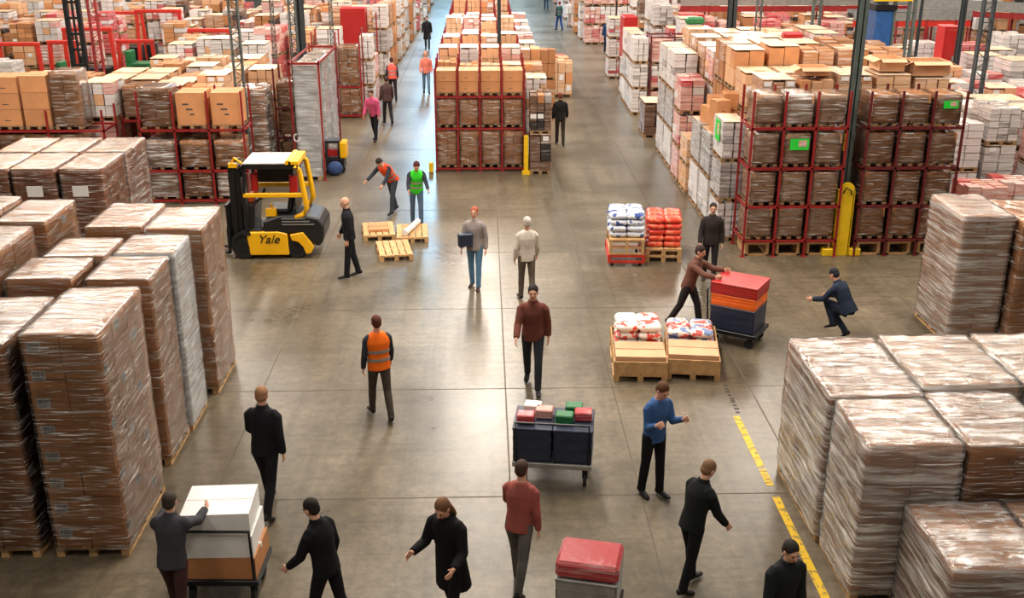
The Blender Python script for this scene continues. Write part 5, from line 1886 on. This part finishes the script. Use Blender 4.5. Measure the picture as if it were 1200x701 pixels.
def person(label, X, Y, rz, top, legs_m, shoe=(30, 28, 28), hair=(60, 44, 34), kind='jacket', lean=0.0, head=(0.0, 0.0),
           L=(14, 6, -10, 14), arms=((-6, 8, 18), (8, 8, 18)), H=1.76, skin='skin', voxel=0.0075, hairstyle='short', stripe=False, group=None, held=False):
    """L: thigh and knee angles of the left then right leg; arms: (forward, outward, elbow) for left and right"""
    s = H / 1.76
    t = thing('person', label, 'person', (X, Y, 0), rz, group)
    t.scale = (s, s, s)
    la = R(lean)
    up = Vector((0, math.sin(la), math.cos(la)))
    fw = Vector((0, math.cos(la), -math.sin(la)))
    pel = Vector((0, 0, 0.95))
    legs = []
    low = 9
    for sd, (a, k) in ((-1, (L[0], L[1])), (1, (L[2], L[3]))):
        a, k = R(a), R(k)
        hip = pel + Vector((sd * 0.092, 0, -0.03))
        kn = hip + Vector((sd * 0.012, math.sin(a), -math.cos(a))) * 0.43
        an = kn + Vector((sd * 0.0, math.sin(a - k), -math.cos(a - k))) * 0.42
        ft = a - k   # foot pitch follows the shin when the leg trails
        pitch = min(0, ft) * 0.8
        legs.append((sd, hip, kn, an, pitch))
        heel = an + Vector((0, -0.05 * math.cos(pitch), -0.075))
        toe = an + Vector((0, 0.19 * math.cos(pitch), -0.08 + 0.19 * math.sin(pitch)))
        low = min(low, heel.z, toe.z, an.z - 0.085)
    off = Vector((0, 0, -low))
    pel += off
    legs = [(sd, h + off, k + off, a + off, p) for sd, h, k, a, p in legs]
    che = pel + up * 0.36
    sho = pel + up * 0.50
    nek = pel + up * 0.555
    hp, hy = R(head[0]), R(head[1])
    hup = Vector((0, math.sin(la + hp), math.cos(la + hp)))
    hrot = Euler((-(la + hp), 0, hy)).to_matrix()
    hc = nek + hup * 0.155
    arm_j = []
    for sd, (f, o_, e) in ((-1, arms[0]), (1, arms[1])):
        f, o_, e = R(f) + la * 0.25, R(o_ + 4), R(e)
        sh = sho + Vector((sd * 0.170, 0, 0)) - up * 0.045
        d1 = Vector((sd * math.sin(o_), math.sin(f) * math.cos(o_), -math.cos(f) * math.cos(o_)))
        el = sh + d1 * 0.29
        d2 = Vector((sd * math.sin(o_) * 0.3, math.sin(f + e), -math.cos(f + e))).normalized()
        wr = el + d2 * 0.25
        arm_j.append((sd, sh, el, wr, d2))
    # ---- body: one continuous skin surface
    g = MB()
    g.loft([(pel - up * 0.10, 0.10, 0.09), (pel, 0.150, 0.10), (pel + up * 0.12, 0.128, 0.09), (pel + up * 0.26, 0.140, 0.10), (che, 0.150, 0.100), (sho - up * .06, 0.145, 0.085), (sho - up * 0.01, 0.11, 0.07), (sho + up * 0.02, 0.075, 0.06), (nek, 0.055, 0.056)], n=16)
    g.loft([(sho, 0.06, 0.06), (nek, 0.054, 0.056), (nek + hup * 0.08, 0.052, 0.056)], n=12)
    for sd, sh, el, wr, d2 in arm_j:
        g.loft([(sh + Vector((-sd * 0.08, 0, -0.005)), .035, .038), (sh + Vector((-sd * 0.01, 0, -0.015)), 0.046, 0.050), (sh.lerp(el, 0.5), 0.044, 0.046), (el, 0.036, 0.038)], n=12, side=(0, 1, 0))
        g.sphere(el, 0.037)
        g.loft([(el, 0.036, 0.037), (el.lerp(wr, 0.3), 0.036, 0.037), (wr, 0.024, 0.028)], n=12, side=(0, 1, 0))
        # hand
        ax = d2
        outw = Vector((sd, 0, 0))
        outw = (outw - ax * outw.dot(ax)).normalized()
        frn = ax.cross(outw) * sd     # towards the thumb side
        if frn.dot(Vector((0, 1, 0.3))) < 0:
            frn = -frn
        inw = -outw
        k1 = wr + ax * 0.085
        g.loft([(wr - ax * 0.01, 0.026, 0.021), (wr + ax * 0.03, 0.034, 0.017), (wr + ax * 0.07, 0.042, 0.016), (k1 + ax * 0.006, 0.040, 0.013)], n=12, side=tuple(frn))
        for q, (ofs, ln) in enumerate(((0.033, 0.070), (0.011, 0.078), (-0.011, 0.073), (-0.032, 0.058))):
            b0 = k1 + frn * ofs - ax * 0.008
            curl = 0.35 + 0.08 * q + (0.5 if held else 0)
            p1 = b0 + (ax * math.cos(curl * .5) + inw * math.sin(curl * .5)) * ln * 0.45 + frn * ofs * 0.12
            p2 = p1 + (ax * math.cos(curl * 1.4) + inw * math.sin(curl * 1.4)) * ln * 0.33
            p3 = p2 + (ax * math.cos(curl * 2.2) + inw * math.sin(curl * 2.2)) * ln * 0.26
            g.tube([b0, p1, p2, p3], [0.0095, 0.0088, 0.008, 0.0062], 8)
        b0 = wr + ax * 0.025 + frn * 0.024
        p1 = b0 + (frn * 0.75 + ax * 0.55 + inw * 0.3).normalized() * 0.036
        p2 = p1 + (frn * 0.35 + ax * 0.9 + inw * 0.35).normalized() * 0.032
        g.tube([b0, p1, p2], [0.0125, 0.0105, 0.0085], 8)
    for sd, h, kn, an, p in legs:
        g.loft([(h + Vector((0, 0, 0.05)), 0.08, 0.085), (h, 0.082, 0.085), (h.lerp(kn, 0.5), 0.066, 0.07), (kn, 0.050, 0.054)], n=12)
        g.sphere(kn, 0.052)
        g.loft([(kn, 0.050, 0.054), (kn.lerp(an, 0.35), 0.048, 0.052), (an, 0.034, 0.038)], n=12)
        fr_ = Euler((p, 0, -sd * 0.12)).to_matrix()
        g.loft([(an + fr_ @ Vector((0, -0.02, -0.04)), 0.024, 0.024), (an + fr_ @ Vector((0, 0.05, -0.052)), 0.026, 0.018), (an + fr_ @ Vector((0, 0.10, -0.060)), 0.024, 0.010)], n=10)

    def hp_(x, y, z):
        return hc + hrot @ Vector((x, y, z))
    # head: cranium, face, jaw, nose, ears
    g.sphere(hp_(0, -0.012, 0.025), 0.074, 0.094, 0.092, 18, 14, rot=hrot)
    g.sphere(hp_(0, 0.022, -0.028), 0.060, 0.068, 0.082, 16, 12, rot=hrot)
    g.sphere(hp_(0, 0.050, -0.088), 0.030, 0.030, 0.022, 10, 8, rot=hrot)
    g.loft([(hp_(0, 0.084, 0.018), 0.009, 0.008), (hp_(0, 0.102, -0.012), 0.012, 0.012), (hp_(0, 0.108, -0.028), 0.017, 0.012), (hp_(0, 0.088, -0.036), 0.012, 0.006)], n=10)
    g.loft([(hp_(-0.045, 0.070, 0.026), 0.010, 0.010), (hp_(0, 0.084, 0.026), 0.012, 0.010), (hp_(0.045, 0.070, 0.026), 0.010, 0.010)], n=8, side=(0, 0, 1))
    for sd in (-1, 1):
        g.sphere(hp_(sd * 0.076, -0.008, -0.008), 0.012, 0.020, 0.032, 10, 8, rot=hrot)
    body = part('body', g.mesh('body', M[skin]), t)
    remesh(body, voxel, 2)
    for sd in (-1, 1):
        q = MB()
        q.sphere((0, 0, 0), 0.0125, 0.009, 0.009, 10, 8)
        part('eye', q.mesh('eye', M['eye'], smooth=True), t, hp_(sd * 0.031, 0.0815, 0.006))
    q = MB()
    q.sphere((0, 0, 0), 0.024, 0.008, 0.007, 10, 6)
    part('mouth', q.mesh('mouth', M['lip'], smooth=True), t, hp_(0, 0.0875, -0.062))
    # hair
    if hairstyle != 'bald':
        hm = cloth('hair_%d' % sum(hair), hair, 0.7)
        q = MB()
        q.sphere(hp_(0, -0.022, 0.040), 0.083, 0.098, 0.090, 18, 12, rot=hrot)
        q.sphere(hp_(0, -0.045, -0.01), 0.078, 0.068, 0.075, 16, 10, rot=hrot)
        if hairstyle == 'long':
            q.loft([(hp_(0, -0.05, 0.02), 0.085, 0.06), (hp_(0, -0.07, -0.09), 0.095, 0.05), (hp_(0, -0.085, -0.2), 0.085, 0.035), (hp_(0, -0.08, -0.27), 0.05, 0.02)], n=14)
        ho = part('hair', q.mesh('hair', hm), t)
        remesh(ho, 0.009, 2)
    if hairstyle == 'cap':
        q = MB()
        q.sphere(hp_(0, -0.012, 0.05), 0.088, 0.104, 0.086, 18, 12, rot=hrot)
        q.box(-0.07, 0.07, 0.05, 0.17, 0.045, 0.058, mat=Matrix.Translation(hc) @ hrot.to_4x4())
        remesh(part('cap', q.mesh('cap', cloth('dark_cap', (36, 36, 44))), t), 0.009, 2)
    # ---- trousers
    lm = cloth('cloth_%d_%d_%d' % tuple(legs_m), legs_m)
    q = MB()
    q.loft([(pel - up * 0.09, 0.135, 0.105), (pel - up * .02, 0.168, 0.118), (pel + up * 0.07, 0.150, 0.112), (pel + up * 0.13, 0.142, 0.106)], n=16)
    for sd, h, kn, an, p in legs:
        q.loft([(h + Vector((-sd * 0.01, 0, 0.06)), 0.09, 0.10), (h + Vector((0, 0, -0.03)), 0.094, 0.10), (h.lerp(kn, 0.5), 0.080, 0.086), (kn, 0.066, 0.070)], n=14)
        q.sphere(kn, 0.068)
        q.loft([(kn, 0.066, 0.070), (kn.lerp(an, 0.4), 0.064, 0.070), (kn.lerp(an, 0.85), 0.056, 0.064), (an + Vector((0, 0, -0.035)), 0.056, 0.068)], n=14)
    remesh(part('trousers', q.mesh('trousers', lm), t), 0.013, 3)
    sm_ = cloth('shoe_%d' % sum(shoe), shoe, 0.5)
    for sd, h, kn, an, p in legs:
        q = MB()
        rt = Euler((p, 0, -sd * 0.12)).to_matrix()

        def F_(x, y, z):
            return an + rt @ Vector((x, y, z))
        q.loft([(F_(0, -0.075, -0.045), 0.026, 0.03), (F_(0, -0.05, -0.04), 0.040, 0.045), (F_(0, 0.03, -0.045), 0.042, 0.040), (F_(0, 0.11, -0.058), 0.048, 0.030), (F_(0, 0.175, -0.064), 0.042, 0.024), (F_(0, 0.205, -0.068), 0.022, 0.014)], n=12)
        q.loft([(F_(0, -0.01, -0.03), 0.045, 0.05), (F_(0, -0.005, 0.03), 0.044, 0.05)], n=12)
        sh_ = part('shoe', q.mesh('shoe', sm_), t)
        remesh(sh_, 0.009, 2)
    # ---- top
    tm = cloth('cloth_%d_%d_%d' % tuple(top), top, 0.8)

    def torso(q, k=1.0, hem=-0.06, flare=1.0):
        q.loft([(pel + up * hem, 0.172 * k * flare, 0.128 * k * flare), (pel + up * 0.04, 0.168 * k, 0.124 * k), (pel + up * 0.15, 0.155 * k, 0.118 * k), (pel + up * 0.28, 0.170 * k, 0.125 * k), (che + up * 0.02, 0.186 * k, 0.128 * k),
                (sho - up * .05, 0.176 * k, 0.112 * k), (sho - up * .005, 0.148 * k, 0.098 * k), (sho + up * 0.035, 0.104 * k, 0.082 * k), (nek - up * 0.005, 0.070 * k, 0.070 * k)], n=18)
    q = MB()
    k = {'jacket': 1.06, 'coat': 1.10, 'shirt': 1.04, 'vest': 0.98}[kind]
    torso(q, k, -0.42 if kind == 'coat' else (-0.10 if kind in ('jacket', 'shirt') else -0.04), 1.18 if kind == 'coat' else 1.0)
    for sd, sh, el, wr, d2 in arm_j:
        m_ = 1.18 if kind in ('jacket', 'coat') else 1.0
        q.loft([(sh + Vector((-sd * 0.09, 0, 0.012)), .050 * m_, .055 * m_), (sh + Vector((-sd * 0.03, 0, 0.006)), 0.062 * m_, 0.066 * m_), (sh + Vector((sd * 0.008, 0, -0.03)), 0.062 * m_, 0.068 * m_), (sh.lerp(el, 0.5), 0.057 * m_, 0.060 * m_), (el, 0.051 * m_, 0.053 * m_)], n=14, side=(0, 1, 0))
        q.sphere(el, 0.053 * m_)
        q.loft([(el, 0.051 * m_, 0.053 * m_), (el.lerp(wr, 0.5), 0.047 * m_, 0.049 * m_), (wr - d2 * 0.012, 0.040 * m_, 0.042 * m_)], n=14, side=(0, 1, 0))
    if kind in ('jacket', 'coat'):
        q.loft([(nek - up * 0.03, 0.085, 0.085), (nek + up * 0.035, 0.074, 0.078)], n=14)
    tn = {'jacket': 'jacket', 'coat': 'coat', 'shirt': 'shirt', 'vest': 'shirt'}[kind]
    remesh(part(tn, q.mesh(tn, tm if kind != 'vest' else cloth('dark_shirt', (50, 52, 60))), t), 0.013, 3)
    if kind == 'vest':
        q = MB()
        torso(q, 1.12, -0.08)
        v = part('safety_vest', q.mesh('safety_vest', tm), t)
        remesh(v, 0.013, 3)
        for dz in (0.10, 0.24):
            q = MB()
            q.loft([(pel + up * (dz - 0.024), 0.190, 0.144), (pel + up * (dz + 0.024), 0.190, 0.146)], n=24)
            part('reflective_band', q.mesh('reflective_band', M['steel'], smooth=False), v)
    if kind in ('shirt', 'jacket'):
        q = MB()
        q.loft([(pel + up * 0.055, 0.158, 0.117), (pel + up * 0.09, 0.154, 0.115)], n=20)
    return t


def at(u, v):
    return px(u, v, 0)


# nearer figures
X, Y = at(317, 600)
person('man in dark clothes walking away between left stacks and white carton cart', X, Y, R(-12), (24, 24, 28), (26, 26, 30), hair=(150, 110, 80), L=(20, 8, -14, 16), arms=((18, 10, 30), (-14, 8, 20)), H=1.86, lean=4, head=(6, 0))
X, Y = at(763, 580)
person('man in denim blue shirt and black trousers standing below the mid floor pallets', X, Y, R(-150), (58, 92, 142), (20, 20, 22), hair=(92, 60, 40), kind='shirt', L=(5, 2, -5, 4), arms=((12, 4, 105), (8, 4, 112)), H=1.80, lean=6, head=(22, 0))
X, Y = at(806, 690)
person('person in dark jacket leaning forward at the bottom, left of the yellow line', X, Y, R(-60), (22, 26, 26), (22, 22, 26), hair=(122, 92, 66), L=(12, 6, -8, 8), arms=((0, 6, 16), (14, 6, 20)), H=1.72, lean=14, head=(16, 0))
X, Y = at(530, 735)
person('long haired person in a wide black coat at the bottom centre edge', X, Y, R(150), (18, 18, 20), (24, 24, 26), hair=(112, 80, 54), kind='coat', L=(14, 4, -10, 10), arms=((14, 12, 60), (10, 12, 75)), H=1.78, lean=8, head=(20, 0), hairstyle='long')
X, Y = at(388, 745)
person('person in black jacket at the bottom edge right of the white carton cart', X, Y, R(60), (20, 20, 22), (24, 24, 26), hair=(40, 32, 28), L=(16, 4, -12, 12), arms=((16, 8, 26), (-10, 8, 24)), H=1.75, lean=10, head=(14, 0))
X, Y = at(905, 790)
person('person in dark clothes at the bottom edge between yellow line and bottom right stacks', X, Y, R(-160), (28, 32, 32), (28, 28, 30), hair=(44, 38, 34), L=(14, 4, -10, 10), H=1.72, lean=6, head=(10, 0))
X, Y = at(624, 455)
person('man in reddish brown jacket striding toward the camera above the navy crate cart', X, Y, R(175), (110, 62, 52), (44, 44, 50), hair=(50, 36, 30), L=(24, 10, -16, 16), arms=((-20, 8, 25), (22, 8, 30)), H=1.9, lean=4)
X, Y = at(608, 690)
person('person in dull red shirt and grey trousers walking below the navy crate cart', X, Y, R(-22), (150, 80, 72), (96, 94, 88), hair=(70, 50, 40), kind='shirt', L=(18, 8, -14, 14), arms=((22, 8, 26), (-14, 8, 18)), H=1.72, lean=8)
X, Y = at(447, 490)
person('person in bright orange vest walking alone across the left middle floor', X, Y, R(20), (250, 112, 28), (70, 62, 54), hair=(90, 50, 40), kind='vest', L=(16, 6, -12, 14), H=1.76, lean=4)
X, Y = at(557, 338)
person('person in light grey top and jeans, left of the pale shirted person', X, Y, R(165), (150, 140, 136), (92, 130, 160), shoe=(60, 46, 40), hair=(170, 96, 70), kind='jacket', L=(8, 4, -6, 6), H=1.8, voxel=0.009)
X, Y = at(617, 352)
person('person in pale whitish shirt standing right of the jeans wearer near picture centre', X, Y, R(10), (206, 196, 184), (98, 88, 76), hair=(200, 190, 180), kind='shirt', L=(8, 2, -8, 8), H=1.8, voxel=0.009)
X, Y = at(412, 325)
person('person in long black clothes right of the forklift', X, Y, R(100), (26, 26, 30), (28, 28, 32), hair=(206, 134, 110), kind='jacket', hairstyle='bald', L=(8, 2, -8, 6), H=1.82, voxel=0.009, lean=3, head=(8, 0))
X, Y = at(461, 250)
person('worker in orange red vest bending over the left worker pallet', X, Y, R(145), (236, 84, 44), (60, 64, 72), hair=(50, 40, 40), kind='vest', L=(16, 8, -12, 8), arms=((30, 8, 12), (40, 8, 10)), H=1.78, lean=42, head=(8, 0), voxel=0.009)
X, Y = at(489, 264)
person('worker in lime green vest and jeans beside the right worker pallet', X, Y, R(190), (60, 214, 50), (78, 98, 122), hair=(80, 40, 36), kind='vest', L=(10, 6, -8, 6), arms=((30, 8, 30), (30, 8, 30)), H=1.78, lean=20, head=(14, 0), voxel=0.009)
X, Y = 3.98, 19.58
person('person in brownish clothes pushing the dark cart of red and orange crates', X, Y, R(-122), (110, 74, 62), (46, 42, 44), hair=(60, 44, 40), L=(22, 12, -16, 14), arms=((58, 8, 30), (58, 8, 30)), H=1.76, lean=16, voxel=0.009, held=True)
X, Y = at(830, 330)
person('person in dark jacket standing just behind the red topped crate cart', X, Y, R(170), (52, 44, 42), (40, 38, 40), hair=(50, 40, 34), L=(10, 4, -8, 8), H=1.76, voxel=0.009)
X, Y = at(990, 402)
person('crouching person in navy clothes on open floor below the yellow guard', X, Y, R(40), (36, 46, 64), (34, 42, 58), hair=(46, 46, 54), L=(100, 125, 62, 110), arms=((25, 8, 40), (15, 8, 50)), H=1.76, lean=34, head=(0, 0), voxel=0.009)
X, Y = at(212, 735)
person('person in dark grey clothes pushing the white carton cart at the bottom left', X, Y, R(-4), (60, 58, 64), (64, 40, 38), hair=(60, 50, 44), L=(18, 8, -14, 12), arms=((60, 8, 30), (60, 8, 30)), H=1.7, lean=12, held=True)
# distant figures
for (u, v, rz, top, lg, hr, kd, ln, hh, lab) in [
    (440, 165, 160, (222, 96, 140), (40, 40, 46), (70, 50, 46), 'jacket', 16, 1.8, 'person in bright pink jacket walking up the left aisle'),
    (455, 146, 20, (80, 60, 58), (40, 40, 46), (60, 44, 40), 'jacket', 6, 1.76, 'person in dark clothes walking beside the pink jacket wearer'),
    (461, 118, 10, (232, 96, 84), (44, 40, 42), (60, 40, 40), 'vest', 18, 1.76, 'person in coral vest beside the red cabinet in the left aisle'),
    (500, 110, 185, (232, 130, 112), (104, 130, 156), (220, 150, 130), 'shirt', 2, 1.8, 'person in coral top and jeans at the left side of the centre block'),
    (501, 58, 180, (34, 34, 40), (60, 64, 72), (50, 40, 36), 'coat', 2, 1.8, 'person in dark long coat far up the left aisle'),
    (656, 170, 0, (30, 28, 28), (52, 44, 40), (110, 60, 44), 'jacket', 4, 1.76, 'person in black jacket alone in the right aisle beside the centre block'),
    (655, 36, 30, (52, 96, 96), (36, 66, 140), (120, 30, 44), 'vest', 0, 1.8, 'person in teal top and blue trousers at the far end of right aisle'),
    (668, 32, 200, (214, 206, 200), (206, 200, 194), (60, 50, 46), 'shirt', 0, 1.76, 'person in white clothes at the far end of the right aisle'),
    (640, 12, 0, (40, 80, 130), (40, 60, 90), (60, 50, 46), 'shirt', 0, 1.76, 'person in blue at the top edge of the right aisle'),
    (711, 62, 0, (34, 60, 96), (40, 48, 66), (190, 170, 160), 'jacket', 0, 1.8, 'person in dark blue beside the pinkish stacks right of the right aisle')]:
    X, Y = at(u, v)
    person(lab, X, Y, R(rz), top, lg, hair=hr, kind=kd, lean=ln, H=hh, voxel=0.014)
# dark shoulder bag of the light topped person
X, Y = at(557, 338)
g = MB()
g.box(-0.16, 0.16, -0.07, 0.07, 0, 0.3)
b = MB()
tag(obj('shoulder_bag', g.mesh('shoulder_bag', M['navy'], bevel=0.03), None, (X - 0.2, Y - 0.16, 1.02), R(10)), 'dark bag carried at the side of the light topped person in jeans', 'bag')
# ================================================================== light: rows of high lamps, added front fill, skylight
w = bpy.data.worlds.new('world')
sc.world = w
w.use_nodes = True
bg = w.node_tree.nodes['Background']
bg.inputs[0].default_value = (1.0, 0.93, 0.85, 1)
bg.inputs[1].default_value = 0.13


def area(name, x, y, z, sx, sy, power, col=(1, 0.90, 0.79)):
    l = bpy.data.lights.new(name, 'AREA')
    l.shape = 'RECTANGLE'
    l.size = sx
    l.size_y = sy
    l.energy = power
    l.color = col
    o = bpy.data.objects.new(name, l)
    COL.objects.link(o)
    o.location = (x, y, z)
    return o


for x in (-22, -11, 0.0, 11, 22):
    for y in (19 if abs(x) < 1 else 23, 38, 54):
        area('hall_or_fill_lamp', x, y, 12.5, 1.6, 11, 2300 if abs(x) < 1 else 1650)
for x in (-9, 0, 9):
    area('hall_or_fill_lamp', x, 3, 12.5, 1.6, 7, 420)  # unseen fill lamps added to brighten faces turned to the camera
for x in (-16, 0, 16):
    area('hall_or_fill_lamp', x, 70, 12.5, 1.6, 14, 2000)
area('skylight', -3.2, 95, 13, 2.4, 60, 12000, (0.40, 0.72, 1.0))
area('skylight', 3.6, 110, 13, 1.6, 50, 3000, (0.70, 0.9, 1.0))

vs.exposure = -0.1
